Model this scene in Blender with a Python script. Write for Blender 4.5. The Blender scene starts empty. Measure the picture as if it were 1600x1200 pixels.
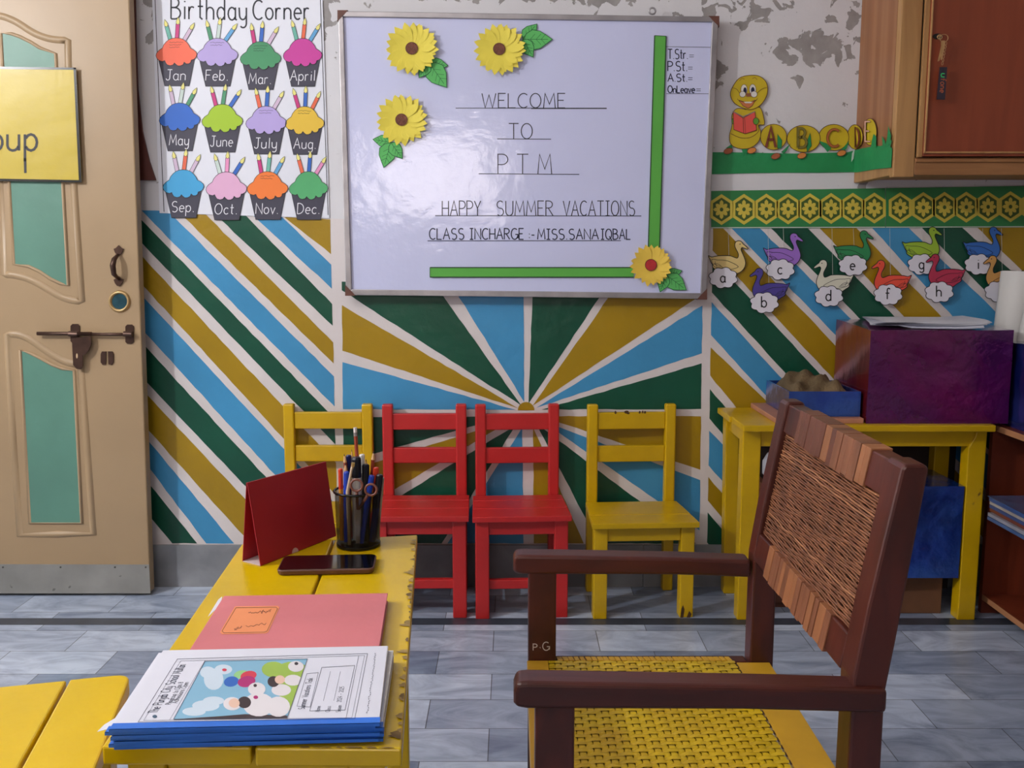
import bpy, bmesh, math, random
from mathutils import Vector, Matrix
random.seed(7)
sc = bpy.context.scene
C = sc.collection
# ------------------------------------------------------------------ camera, light, exposure
H, F = 1.14, 1500.0
TILT = math.atan(204 / 1500)
ct, st = math.cos(TILT), math.sin(TILT)
W = 3.20
cam = bpy.data.cameras.new('camera')
cam.sensor_fit = 'HORIZONTAL'; cam.sensor_width = 36; cam.lens = 36 * F / 1600
cam.clip_start = 0.02
camo = bpy.data.objects.new('camera', cam); C.objects.link(camo)
camo.location = (0, 0, H); camo.rotation_euler = (math.pi / 2 - TILT, 0, 0)
sc.camera = camo
sc.view_settings.view_transform = 'Standard'; sc.view_settings.look = 'None'
sc.view_settings.gamma = 1; sc.view_settings.use_curve_mapping = False
sc.view_settings.exposure = -0.1
sc.cycles.use_denoising = True
sc.cycles.max_bounces = 8
world = bpy.data.worlds.new('world'); sc.world = world; world.use_nodes = True
world.node_tree.nodes['Background'].inputs[0].default_value = (0.75, 0.85, 1, 1)
world.node_tree.nodes['Background'].inputs[1].default_value = 0.6

def lamp(name, kind, loc, power, col, target=None, **kw):
    l = bpy.data.lights.new(name, kind); l.energy = power; l.color = col
    for k, v in kw.items(): setattr(l, k, v)
    o = bpy.data.objects.new(name, l); C.objects.link(o); o.location = loc
    if target is not None:
        o.rotation_euler = (Vector(target) - Vector(loc)).to_track_quat('-Z', 'Y').to_euler()
    return o
lamp('wall_bulb_light', 'POINT', (-2.72, 0.95, 2.3), 150, (0.95, 0.97, 1.0), shadow_soft_size=0.05)
lamp('doorway_daylight', 'AREA', (-2.8, 2.2, 1.3), 9, (0.9, 0.95, 1.0), (0, 2.0, 1.0), shape='RECTANGLE', size=0.8, size_y=1.6)
lamp('ceiling_fill_light', 'AREA', (-1.15, 0.5, 2.9), 19, (1.0, 0.92, 0.9), (-0.8, 1.5, 0.5), shape='RECTANGLE', size=1.2, size_y=0.5)  # soft warm fill added overhead, from no visible lamp

# ------------------------------------------------------------------ pixel -> place helpers
def ray(px, py):
    u = (px - 800) / F; v = (600 - py) / F
    return Vector((u, ct + v * st, -st + v * ct))
def onZ(px, py, z):
    r = ray(px, py); return Vector((0, 0, H)) + r * ((z - H) / r.z)
def onY(px, py, y=W):
    r = ray(px, py); return Vector((0, 0, H)) + r * (y / r.y)
def onX(px, py, x):
    r = ray(px, py); return Vector((0, 0, H)) + r * (x / r.x)
def wallmap(Y):            # pixel on a plane parallel to the back wall, depth d towards the room
    def m(px, py, d=0.0):
        p = onY(px, py, Y); p.y -= d; return p
    return m

# ------------------------------------------------------------------ materials
def lin(c):
    c = c / 255
    return c / 12.92 if c <= 0.04045 else ((c + 0.055) / 1.055) ** 2.4
def L(rgb): return (lin(rgb[0]), lin(rgb[1]), lin(rgb[2]), 1)
MATS = {}
def mk(name, rgb, rough=0.5, var=0.08, vs=6.0, bump=0.0, bs=60.0, metal=0.0, coat=0.0, grain=None, spots=None, stretch=(1, 1, 1), spec=0.5):
    """procedural paint/wood/paper: colour varied by noise, optional bump, optional grain (colour, amount), optional spots (colour, scale, threshold)"""
    if name in MATS: return MATS[name]
    m = bpy.data.materials.new(name); m.use_nodes = True; MATS[name] = m
    nt = m.node_tree; N = nt.nodes; K = nt.links.new
    b = N['Principled BSDF']
    b.inputs['Roughness'].default_value = rough; b.inputs['Metallic'].default_value = metal
    b.inputs['Coat Weight'].default_value = coat; b.inputs['Coat Roughness'].default_value = 0.15
    b.inputs['Specular IOR Level'].default_value = spec
    tc = N.new('ShaderNodeTexCoord'); mp = N.new('ShaderNodeMapping'); K(tc.outputs['Object'], mp.inputs[0])
    mp.inputs['Scale'].default_value = stretch
    n = N.new('ShaderNodeTexNoise'); n.inputs['Scale'].default_value = vs; n.inputs['Detail'].default_value = 5
    K(mp.outputs[0], n.inputs[0])
    r = N.new('ShaderNodeValToRGB')
    c = L(rgb)
    r.color_ramp.elements[0].position = 0.3; r.color_ramp.elements[1].position = 0.7
    r.color_ramp.elements[0].color = tuple(x * (1 - var * 1.6) for x in c[:3]) + (1,)
    r.color_ramp.elements[1].color = tuple(min(1, x * (1 + var)) for x in c[:3]) + (1,)
    K(n.outputs[0], r.inputs[0]); out = r.outputs[0]
    if grain:
        n2 = N.new('ShaderNodeTexNoise'); n2.inputs['Scale'].default_value = grain[2]; n2.inputs['Detail'].default_value = 6
        n2.inputs['Distortion'].default_value = 0.6
        K(mp.outputs[0], n2.inputs[0])
        r2 = N.new('ShaderNodeValToRGB'); r2.color_ramp.elements[0].position = 0.42; r2.color_ramp.elements[1].position = 0.62
        r2.color_ramp.elements[0].color = (0, 0, 0, 1); r2.color_ramp.elements[1].color = (grain[1],) * 3 + (1,)
        K(n2.outputs[0], r2.inputs[0])
        mx = N.new('ShaderNodeMix'); mx.data_type = 'RGBA'; K(r2.outputs[0], mx.inputs[0]); K(out, mx.inputs[6]); mx.inputs[7].default_value = L(grain[0])
        out = mx.outputs[2]
    if spots:
        n3 = N.new('ShaderNodeTexNoise'); n3.inputs['Scale'].default_value = spots[1]; n3.inputs['Detail'].default_value = 6
        K(tc.outputs['Object'], n3.inputs[0])
        r3 = N.new('ShaderNodeValToRGB'); r3.color_ramp.elements[0].position = spots[2]; r3.color_ramp.elements[1].position = spots[2] + 0.02
        K(n3.outputs[0], r3.inputs[0])
        mx = N.new('ShaderNodeMix'); mx.data_type = 'RGBA'; K(r3.outputs[0], mx.inputs[0]); K(out, mx.inputs[6]); mx.inputs[7].default_value = L(spots[0])
        out = mx.outputs[2]
    K(out, b.inputs['Base Color'])
    if bump:
        nb = N.new('ShaderNodeTexNoise'); nb.inputs['Scale'].default_value = bs; nb.inputs['Detail'].default_value = 4
        K(mp.outputs[0], nb.inputs[0])
        bp = N.new('ShaderNodeBump'); bp.inputs['Strength'].default_value = bump; bp.inputs['Distance'].default_value = 0.01
        K(nb.outputs[0], bp.inputs['Height']); K(bp.outputs[0], b.inputs['Normal'])
    return m
def flat(name, rgb, rough=0.6, **k): return mk(name, rgb, rough, var=0.04, **k)

BLACK = flat('black_ink', (28, 28, 34), 0.5)
YPAINT = mk('yellow_gloss_paint', (206, 166, 4), 0.33, 0.10, 5, 0.12, 35, spots=((95, 62, 20), 9, 0.735))
YPAINT2 = mk('yellow_table_paint', (220, 183, 2), 0.28, 0.08, 4, 0.10, 25, spots=((120, 85, 30), 14, 0.77))
RPAINT = mk('red_gloss_paint', (192, 38, 38), 0.38, 0.08, 5, 0.12, 35, spots=((150, 80, 60), 12, 0.76))
DWOOD = mk('dark_varnished_wood', (84, 36, 26), 0.33, 0.22, 7, 0.05, 40, grain=((54, 24, 20), 0.6, 22), stretch=(1, 1, 0.25))
DWOOD_H = mk('dark_varnished_wood_lengthwise', (80, 34, 25), 0.33, 0.22, 7, 0.05, 40, grain=((54, 24, 20), 0.6, 22), stretch=(0.2, 1, 1))
BARE = mk('bare_wood', (168, 128, 84), 0.6, 0.15, 12)
SILVER = mk('dull_aluminium', (176, 172, 174), 0.35, 0.15, 9, 0.1, 60, metal=0.7)

# ------------------------------------------------------------------ mesh builder
OFF = {}
class MB:
    def __init__(s): s.v = []; s.f = []; s.m = []
    def add(s, vs, fs, mi=0):
        o = len(s.v); s.v += [Vector(p) for p in vs]
        for f in fs: s.f.append([i + o for i in f]); s.m.append(mi)
        return s
    def poly(s, pts, mi=0): return s.add(pts, [list(range(len(pts)))], mi)
    def hexa(s, p, mi=0):   # 8 corners: bottom 4 then top 4
        return s.add(p, [(0, 3, 2, 1), (4, 5, 6, 7), (0, 1, 5, 4), (1, 2, 6, 5), (2, 3, 7, 6), (3, 0, 4, 7)], mi)
    def box(s, x0, y0, z0, x1, y1, z1, mi=0):
        return s.hexa([(x0, y0, z0), (x1, y0, z0), (x1, y1, z0), (x0, y1, z0), (x0, y0, z1), (x1, y0, z1), (x1, y1, z1), (x0, y1, z1)], mi)
    def prism(s, a, b, mi=0, mi_side=None):
        n = len(a); ms = mi if mi_side is None else mi_side
        s.add(list(a) + list(b), [list(range(n))[::-1], list(range(n, 2 * n))], mi)
        o = len(s.v) - 2 * n
        for i in range(n):
            j = (i + 1) % n; s.f.append([o + i, o + j, o + n + j, o + n + i]); s.m.append(ms)
        return s
    def tube(s, path, rad, n=8, mi=0, caps=True):
        P = [Vector(p) for p in path]
        if not hasattr(rad, '__len__'): rad = [rad] * len(P)
        rings = []; prev = None
        for i, p in enumerate(P):
            t = (P[min(i + 1, len(P) - 1)] - P[max(i - 1, 0)])
            if t.length < 1e-9: t = Vector((0, 0, 1))
            t.normalize()
            if prev is None:
                a = Vector((0, 0, 1)) if abs(t.z) < 0.9 else Vector((1, 0, 0))
                u = t.cross(a).normalized()
            else:
                u = (prev - t * prev.dot(t))
                u = u.normalized() if u.length > 1e-6 else t.cross(Vector((0, 0, 1))).normalized()
            prev = u; w = t.cross(u)
            rings.append([p + (u * math.cos(2 * math.pi * k / n) + w * math.sin(2 * math.pi * k / n)) * rad[i] for k in range(n)])
        o = len(s.v)
        for r in rings: s.v += r
        for i in range(len(P) - 1):
            for k in range(n):
                s.f.append([o + i * n + k, o + i * n + (k + 1) % n, o + (i + 1) * n + (k + 1) % n, o + (i + 1) * n + k]); s.m.append(mi)
        if caps:
            s.f.append([o + k for k in range(n)][::-1]); s.m.append(mi)
            s.f.append([o + (len(P) - 1) * n + k for k in range(n)]); s.m.append(mi)
        return s
    def build(s, name, mats, parent=None, smooth=False, bevel=0, seg=2, recalc=True):
        if not isinstance(mats, (list, tuple)): mats = [mats]
        base = Vector((0, 0, 0))
        if parent is not None: base = OFF.get(parent.name_full, Vector((0, 0, 0)))
        else:
            xs = [p.x for p in s.v]; ys = [p.y for p in s.v]; zs = [p.z for p in s.v]
            base = Vector(((min(xs) + max(xs)) / 2, (min(ys) + max(ys)) / 2, min(zs)))
        me = bpy.data.meshes.new(name)
        me.from_pydata([tuple(p - base) for p in s.v], [], s.f)
        for m in mats: me.materials.append(m)
        me.polygons.foreach_set('material_index', s.m)
        if smooth: me.polygons.foreach_set('use_smooth', [True] * len(me.polygons))
        if recalc:
            bm = bmesh.new(); bm.from_mesh(me); bmesh.ops.recalc_face_normals(bm, faces=bm.faces); bm.to_mesh(me); bm.free()
        me.update()
        o = bpy.data.objects.new(name, me); C.objects.link(o)
        if parent is not None:
            o.parent = parent; OFF[o.name_full] = base
        else:
            o.location = base; OFF[o.name_full] = base
        if bevel:
            b = o.modifiers.new('bevel', 'BEVEL'); b.width = bevel; b.segments = seg; b.limit_method = 'ANGLE'; b.angle_limit = math.radians(40)
        return o
def tag(o, label=None, cat=None, group=None, kind=None):
    if label: o['label'] = label
    if cat: o['category'] = cat
    if group: o['group'] = group
    if kind: o['kind'] = kind
    return o
def thing(name, loc, label, cat, group=None):
    o = bpy.data.objects.new(name, None); C.objects.link(o); o.location = loc; o.empty_display_size = 0.05
    OFF[o.name_full] = Vector(loc)
    return tag(o, label, cat, group)
def copy_tree(o, parent=None):
    c = o.copy(); C.objects.link(c)
    if parent: c.parent = parent
    for ch in [x for x in list(C.objects) if x.parent == o]: copy_tree(ch, c)
    return c

# ------------------------------------------------------------------ 2-D drawing helpers
def smooth(pts, n=5, closed=False):
    P = [Vector((p[0], p[1])) for p in pts]; out = []; m = len(P)
    rng = range(m) if closed else range(m - 1)
    for i in rng:
        if closed: a, b, c, d = P[i - 1], P[i], P[(i + 1) % m], P[(i + 2) % m]
        else: a, b, c, d = P[max(i - 1, 0)], P[i], P[i + 1], P[min(i + 2, m - 1)]
        for k in range(n):
            t = k / n
            q = 0.5 * ((2 * b) + (c - a) * t + (2 * a - 5 * b + 4 * c - d) * t * t + (3 * b - a - 3 * c + d) * t ** 3)
            out.append((q.x, q.y))
    if not closed: out.append((P[-1].x, P[-1].y))
    return out
def ribbon(mb, pts, hw, mp, d, mi=0, closed=False):
    n = len(pts)
    if n < 2: return
    Ls = []; Rs = []
    for i in range(n):
        a = pts[i - 1] if (closed or i > 0) else pts[0]
        b = pts[(i + 1) % n] if (closed or i < n - 1) else pts[-1]
        p = pts[i]
        t1 = Vector((p[0] - a[0], p[1] - a[1])); t2 = Vector((b[0] - p[0], b[1] - p[1]))
        if t1.length < 1e-6: t1 = t2
        if t2.length < 1e-6: t2 = t1
        if t1.length < 1e-6: t1 = t2 = Vector((1, 0))
        t1 = t1.normalized(); t2 = t2.normalized(); t = t1 + t2
        t = t.normalized() if t.length > 0.3 else t1
        k = hw / max(0.45, t.dot(t1))
        nx, ny = -t.y * k, t.x * k
        Ls.append(mp(p[0] + nx, p[1] + ny, d)); Rs.append(mp(p[0] - nx, p[1] - ny, d))
    o = len(mb.v); mb.v += Ls + Rs
    for i in range(n if closed else n - 1):
        j = (i + 1) % n
        mb.f.append([o + i, o + j, o + n + j, o + n + i]); mb.m.append(mi)
def shape(mb, pts, mp, d, mi=0, th=0.0, mi_side=None):
    """flat cut-out; with th it gets real thickness, d = its front face"""
    if th > 0: mb.prism([mp(x, y, d - th) for x, y in pts], [mp(x, y, d) for x, y in pts], mi, mi_side)
    else: mb.poly([mp(x, y, d) for x, y in pts], mi)
def ell(cx, cy, rx, ry=None, n=20, a=0.0, a0=0, a1=360):
    ry = rx if ry is None else ry; out = []
    full = (a1 - a0) == 360
    for k in range(n if full else n + 1):
        t = math.radians(a0 + (a1 - a0) * k / n); x, y = rx * math.cos(t), ry * math.sin(t)
        out.append((cx + x * math.cos(a) - y * math.sin(a), cy + x * math.sin(a) + y * math.cos(a)))
    return out
def clip(poly, region):
    """Sutherland-Hodgman, region convex"""
    A = sum(region[i][0] * region[(i + 1) % len(region)][1] - region[(i + 1) % len(region)][0] * region[i][1] for i in range(len(region)))
    sg = 1 if A > 0 else -1
    out = list(poly)
    for i in range(len(region)):
        a, b = region[i], region[(i + 1) % len(region)]
        f = lambda p: sg * ((b[0] - a[0]) * (p[1] - a[1]) - (b[1] - a[1]) * (p[0] - a[0]))
        inp = out; out = []
        for j in range(len(inp)):
            p, q = inp[j - 1], inp[j]; fp, fq = f(p), f(q)
            if (fp >= 0) != (fq >= 0):
                t = fp / (fp - fq); out.append((p[0] + (q[0] - p[0]) * t, p[1] + (q[1] - p[1]) * t))
            if fq >= 0: out.append(q)
        if not out: return []
    return out
def rough_edges(poly, step=14, amp=0.55):
    out = []
    for i in range(len(poly)):
        a, b = poly[i], poly[(i + 1) % len(poly)]
        l = math.hypot(b[0] - a[0], b[1] - a[1]); n = max(1, int(l / step))
        for k in range(n):
            t = k / n; j = 0 if k == 0 else amp
            out.append((a[0] + (b[0] - a[0]) * t + random.uniform(-j, j), a[1] + (b[1] - a[1]) * t + random.uniform(-j, j)))
    return out

# ------------------------------------------------------------------ hand lettering (single-stroke alphabet)
def _a(cx, cy, rx, ry, a0, a1, n=8): return [(cx + rx * math.cos(math.radians(a0 + (a1 - a0) * k / n)), cy + ry * math.sin(math.radians(a0 + (a1 - a0) * k / n))) for k in range(n + 1)]
G = {
 'A': (.7, [[(0, 0), (.35, 1), (.7, 0)], [(.13, .38), (.57, .38)]]),
 'B': (.6, [[(0, 0), (0, 1)] + _a(.2, .77, .3, .23, 90, -90) + [(0, .54)], [(.2, .54)] + _a(.25, .27, .35, .27, 90, -90) + [(0, 0)]]),
 'C': (.65, [_a(.38, .5, .38, .5, 50, 310, 14)]),
 'D': (.65, [[(0, 0), (0, 1), (.15, 1)] + _a(.15, .5, .48, .5, 90, -90, 10) + [(0, 0)]]),
 'E': (.5, [[(.5, 1), (0, 1), (0, 0), (.5, 0)], [(0, .52), (.4, .52)]]),
 'F': (.5, [[(.5, 1), (0, 1), (0, 0)], [(0, .52), (.4, .52)]]),
 'G': (.7, [_a(.38, .5, .38, .5, 50, 350, 14) + [(.74, .1), (.74, .45), (.45, .45)]]),
 'H': (.6, [[(0, 0), (0, 1)], [(.6, 0), (.6, 1)], [(0, .5), (.6, .5)]]),
 'I': (.4, [[(.2, 0), (.2, 1)], [(0, 1), (.4, 1)], [(0, 0), (.4, 0)]]),
 'J': (.5, [[(.1, 1), (.55, 1)], [(.35, 1), (.35, .2)] + _a(.17, .2, .18, .2, 0, -170, 6)]),
 'L': (.5, [[(0, 1), (0, 0), (.5, 0)]]),
 'M': (.8, [[(0, 0), (.1, 1), (.4, .25), (.7, 1), (.8, 0)]]),
 'N': (.65, [[(0, 0), (0, 1), (.65, 0), (.65, 1)]]),
 'O': (.75, [_a(.37, .5, .37, .5, 90, 450, 18)]),
 'P': (.55, [[(0, 0), (0, 1), (.2, 1)] + _a(.25, .74, .32, .26, 90, -90) + [(0, .48)]]),
 'Q': (.75, [_a(.37, .5, .37, .5, 90, 450, 18), [(.45, .3), (.75, -.08)]]),
 'R': (.6, [[(0, 0), (0, 1), (.2, 1)] + _a(.25, .76, .3, .24, 90, -90) + [(0, .52)], [(.2, .52), (.6, 0)]]),
 'S': (.6, [_a(.3, .75, .27, .25, 40, 265, 9) + _a(.3, .25, .28, .26, 90, -140, 9)]),
 'T': (.65, [[(0, 1), (.65, 1)], [(.32, 1), (.32, 0)]]),
 'U': (.6, [[(0, 1), (0, .3)] + _a(.3, .3, .3, .3, 180, 360) + [(.6, 1)]]),
 'V': (.65, [[(0, 1), (.33, 0), (.65, 1)]]),
 'W': (.95, [[(0, 1), (.22, 0), (.48, .9), (.72, 0), (.95, 1)]]),
 'Y': (.6, [[(0, 1), (.3, .5), (.6, 1)], [(.3, .5), (.3, 0)]]),
 'a': (.5, [_a(.24, .3, .24, .3, 40, 330, 10), [(.46, .6), (.46, .05), (.55, 0)]]),
 'b': (.5, [[(0, 1), (0, 0)], _a(.24, .3, .24, .3, 150, -150, 10)]),
 'c': (.45, [_a(.25, .3, .25, .3, 45, 315, 10)]),
 'd': (.5, [_a(.24, .3, .24, .3, 30, 330, 10), [(.47, 1), (.47, 0)]]),
 'e': (.48, [[(.02, .32), (.47, .32)] + _a(.24, .3, .24, .3, 5, 310, 10)]),
 'f': (.42, [_a(.3, .8, .14, .2, 30, 180, 5) + [(.16, 0)], [(0, .55), (.36, .55)]]),
 'g': (.5, [_a(.24, .3, .24, .3, 40, 330, 10), [(.47, .6), (.47, -.15)] + _a(.25, -.15, .22, .2, 0, -150, 6)]),
 'h': (.48, [[(0, 1), (0, 0)], [(0, .35)] + _a(.23, .38, .22, .2, 160, 0, 6) + [(.45, 0)]]),
 'i': (.14, [[(.07, .6), (.07, 0)], [(.07, .8), (.075, .86)]]),
 'l': (.14, [[(.07, 1), (.07, 0)]]),
 'm': (.75, [[(0, .6), (0, 0)], [(0, .4)] + _a(.18, .42, .17, .17, 160, 0, 5) + [(.35, 0)], [(.35, .4)] + _a(.53, .42, .17, .17, 160, 0, 5) + [(.7, 0)]]),
 'n': (.48, [[(0, .6), (0, 0)], [(0, .38)] + _a(.23, .4, .22, .19, 160, 0, 6) + [(.45, 0)]]),
 'o': (.5, [_a(.25, .3, .25, .3, 90, 450, 14)]),
 'p': (.5, [[(0, .6), (0, -.4)], _a(.24, .3, .24, .3, 150, -150, 10)]),
 'r': (.36, [[(0, .6), (0, 0)], [(0, .36)] + _a(.2, .4, .18, .19, 160, 50, 5)]),
 's': (.4, [_a(.2, .45, .17, .15, 40, 260, 6) + _a(.2, .15, .18, .15, 90, -140, 6)]),
 't': (.36, [[(.15, .95), (.15, .1), (.3, 0)], [(0, .62), (.34, .62)]]),
 'u': (.5, [[(0, .6), (0, .2)] + _a(.22, .2, .22, .2, 180, 350, 6), [(.46, .6), (.46, 0)]]),
 'v': (.45, [[(0, .6), (.22, 0), (.45, .6)]]),
 'y': (.48, [[(0, .6), (.02, .3)] + _a(.23, .25, .21, .22, 180, 350, 6), [(.46, .6), (.46, -.15)] + _a(.25, -.15, .21, .2, 0, -140, 6)]),
 'k': (.45, [[(0, 1), (0, 0)], [(.4, .6), (0, .25)], [(.12, .35), (.45, 0)]]),
 '.': (.12, [[(.05, 0), (.1, .05)]]), '=': (.42, [[(0, .5), (.4, .5)], [(0, .3), (.4, .3)]]), '-': (.3, [[(0, .4), (.3, .4)]]),
 ':': (.12, [[(.05, .1), (.1, .15)], [(.05, .5), (.1, .55)]]), '0': (.5, [_a(.25, .5, .25, .5, 90, 450, 12)]), '2': (.5, [_a(.25, .72, .24, .28, 160, -30, 7) + [(0, 0), (.5, 0)]]),
 '4': (.5, [[(.4, 0), (.4, 1), (0, .3), (.55, .3)]]), '5': (.5, [[(.5, 1), (.08, 1), (.03, .58)] + _a(.22, .32, .26, .32, 110, -130, 8)]), '8': (.5, [_a(.25, .75, .2, .24, 270, 630, 10), _a(.25, .27, .25, .27, 90, 450, 10)]),
 ' ': (.45, []),
}
def text(mb, s, x, y, h, w, hw, mp, d, mi=0, shear=0.0, gap=0.2, rise=0.0):
    """x,y = left end of the base line in the mapper's units, y grows downwards; w = total width"""
    tot = sum(G[c][0] + gap for c in s) - gap
    k = w / tot; cx = 0
    for c in s:
        gw, strokes = G[c]
        for s_ in strokes:
            pts = []
            for (a, b) in s_:
                X = (cx + a) * k
                pts.append((x + X + shear * b * h, y - b * h + rise * X))
            ribbon(mb, pts, hw, mp, d, mi)
        cx += gw + gap

# ------------------------------------------------------------------ the room
def plaster():
    m = bpy.data.materials.new('peeling_white_plaster'); m.use_nodes = True
    nt = m.node_tree; N = nt.nodes; K = nt.links.new; b = N['Principled BSDF']; b.inputs['Roughness'].default_value = 0.75
    tc = N.new('ShaderNodeTexCoord')
    def noise(scale, det=6, dist=0.0):
        n = N.new('ShaderNodeTexNoise'); n.inputs['Scale'].default_value = scale; n.inputs['Detail'].default_value = det; n.inputs['Distortion'].default_value = dist
        K(tc.outputs['Object'], n.inputs[0]); return n.outputs[0]
    def math_(op, a, c=None):
        n = N.new('ShaderNodeMath'); n.operation = op
        for i, q in enumerate((a, c)):
            if q is None: continue
            if hasattr(q, 'is_linked'): K(q, n.inputs[i])
            else: n.inputs[i].default_value = q
        return n.outputs[0]
    # places where the paint has flaked off: (centre x,z), (radius x,z), weight
    regs = [((0.05, 1.985), (0.75, 0.05), 1.5), ((0.98, 1.79), (0.17, 0.055), 1.0), ((-0.60, 1.93), (0.05, 0.13), .8), ((-1.13, 1.93), (0.06, .16), .8), ((1.08, 1.93), (0.08, 0.10), 0.55), ((0.66, 1.72), (0.05, 0.05), 0.8), ((0.72, 1.90), (0.22, 0.06), 0.55), ((-0.52, 1.97), (.14, .06), .5), ((0.0, 2.2), (1.2, 0.18), 1.0)]
    acc = None
    base = WALL_BASE
    for (cx, cz), (rx, rz), w in regs:
        mp = N.new('ShaderNodeMapping'); K(tc.outputs['Object'], mp.inputs[0])
        mp.inputs['Scale'].default_value = (1 / rx, 0, 1 / rz)
        mp.inputs['Location'].default_value = (-(cx - base.x) / rx, 0, -(cz - base.z) / rz)
        v = N.new('ShaderNodeVectorMath'); v.operation = 'LENGTH'; K(mp.outputs[0], v.inputs[0])
        q = math_('MULTIPLY', math_('SUBTRACT', 1.35, v.outputs['Value']), w)
        q = math_('MAXIMUM', q, 0.0)
        q = math_('MINIMUM', q, w)
        acc = q if acc is None else math_('MAXIMUM', acc, q)
    n1 = noise(20, 15, 0.7)
    val = math_('ADD', math_('MULTIPLY', acc, 0.26), n1)
    r = N.new('ShaderNodeValToRGB'); r.color_ramp.elements[0].position = 0.665; r.color_ramp.elements[1].position = 0.675
    K(val, r.inputs[0])
    r0 = N.new('ShaderNodeValToRGB'); r0.color_ramp.elements[0].color = L((206, 205, 208)); r0.color_ramp.elements[1].color = L((232, 231, 234)); K(noise(3), r0.inputs[0])
    r1 = N.new('ShaderNodeValToRGB'); r1.color_ramp.elements[0].color = L((128, 124, 122)); r1.color_ramp.elements[1].color = L((178, 174, 172)); K(noise(30), r1.inputs[0])
    mx = N.new('ShaderNodeMix'); mx.data_type = 'RGBA'; K(r.outputs[0], mx.inputs[0]); K(r0.outputs[0], mx.inputs[6]); K(r1.outputs[0], mx.inputs[7])
    K(mx.outputs[2], b.inputs['Base Color'])
    hgt = math_('SUBTRACT', math_('MULTIPLY', noise(18, 6), 0.35), math_('MULTIPLY', r.outputs[0], 0.5))
    bp = N.new('ShaderNodeBump'); bp.inputs['Strength'].default_value = 0.55; bp.inputs['Distance'].default_value = 0.012; K(hgt, bp.inputs['Height']); K(bp.outputs[0], b.inputs['Normal'])
    return m
RX, LX, FY, CZ = 2.0, -2.9, -2.6, 2.95
WALL_BASE = Vector((0, W + 0.05, 0))
WHITE_WALL = plaster()
PBLUE = mk('wall_paint_sky_blue', (66, 148, 196), 0.36, 0.07, 4, 0.25, 22)
PGREEN = mk('wall_paint_bottle_green', (6, 78, 56), 0.36, 0.12, 4, 0.25, 22)
PGOLD = mk('wall_paint_mustard', (166, 132, 6), 0.36, 0.08, 4, 0.25, 22)
PWHITE = mk('wall_paint_off_white', (222, 214, 212), 0.5, 0.05, 5, 0.25, 22)
wm = wallmap(W)
mb = MB()
mb.box(LX - 0.1, W, 0, RX + 0.1, W + 0.1, CZ, 0)
def stripe(mi, u0, u1, l0, l1, region):
    def ext(a, b):
        dx, dy = b[0] - a[0], b[1] - a[1]; k = 1500 / math.hypot(dx, dy)
        return (a[0] - dx * k, a[1] - dy * k), (b[0] + dx * k, b[1] + dy * k)
    a, b = ext(u0, u1); c, d = ext(l0, l1)
    p = clip([a, b, d, c], region)
    if len(p) > 2: mb.poly([wm(x, y, 0.0012) for x, y in rough_edges(p)], mi)
# white undercoat of the dado (below the plaster band)
mb.poly([wm(150, 328, 0.0005), wm(245, 330, 0.0005), wm(600, 345, 0.0005), wm(1108, 350, .0005), wm(1112, 352, .0005), wm(1720, 352, .0005), wm(1720, 918, .0005), wm(0, 916, .0005), wm(0, 322, .0005)], 4)
B_, G_, Y_ = 1, 2, 3
def c7(x, y): return (220 + x / 1.967, 330 + y / 1.967)
RL = [(180, 328), (245, 329), (516, 343), (528, 849), (180, 849)]
for mi, a, b, c, d in [
    (Y_, (450, 25), (582, 130), (582, -200), (700, -100)),
    (B_, (445, 28), (586, 165 - 0), (355, 22), (586, 237)),
    (G_, (325, 15), (588, 285), (235, 15), (588, 350)),
    (Y_, (205, 15), (593, 405), (130, 15), (593, 468)),
    (B_, (105, 20), (596, 510), (5, 0), (596, 600)),
    (G_, (5, 30), (572, 612), (5, 100), (588, 706)),
    (Y_, (8, 143), (445, 608), (10, 232), (445, 705)),
    (B_, (12, 268), (445, 735), (15, 375), (410, 808)),
    (G_, (18, 420), (382, 815), (22, 530), (320, 842)),
    (Y_, (25, 570), (318, 882), (30, 680), (305, 985)),
    (B_, (32, 715), (278, 1010), (35, 800), (195, 1012)),
    (G_, (37, 850), (165, 1010), (38, 950), (90, 1012))]:
    if mi == B_ and a == (445, 28): a, b = (450, 28 + 5), (586, 165)
    stripe(mi, c7(*a), c7(*b), c7(*c), c7(*d), RL)
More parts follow.
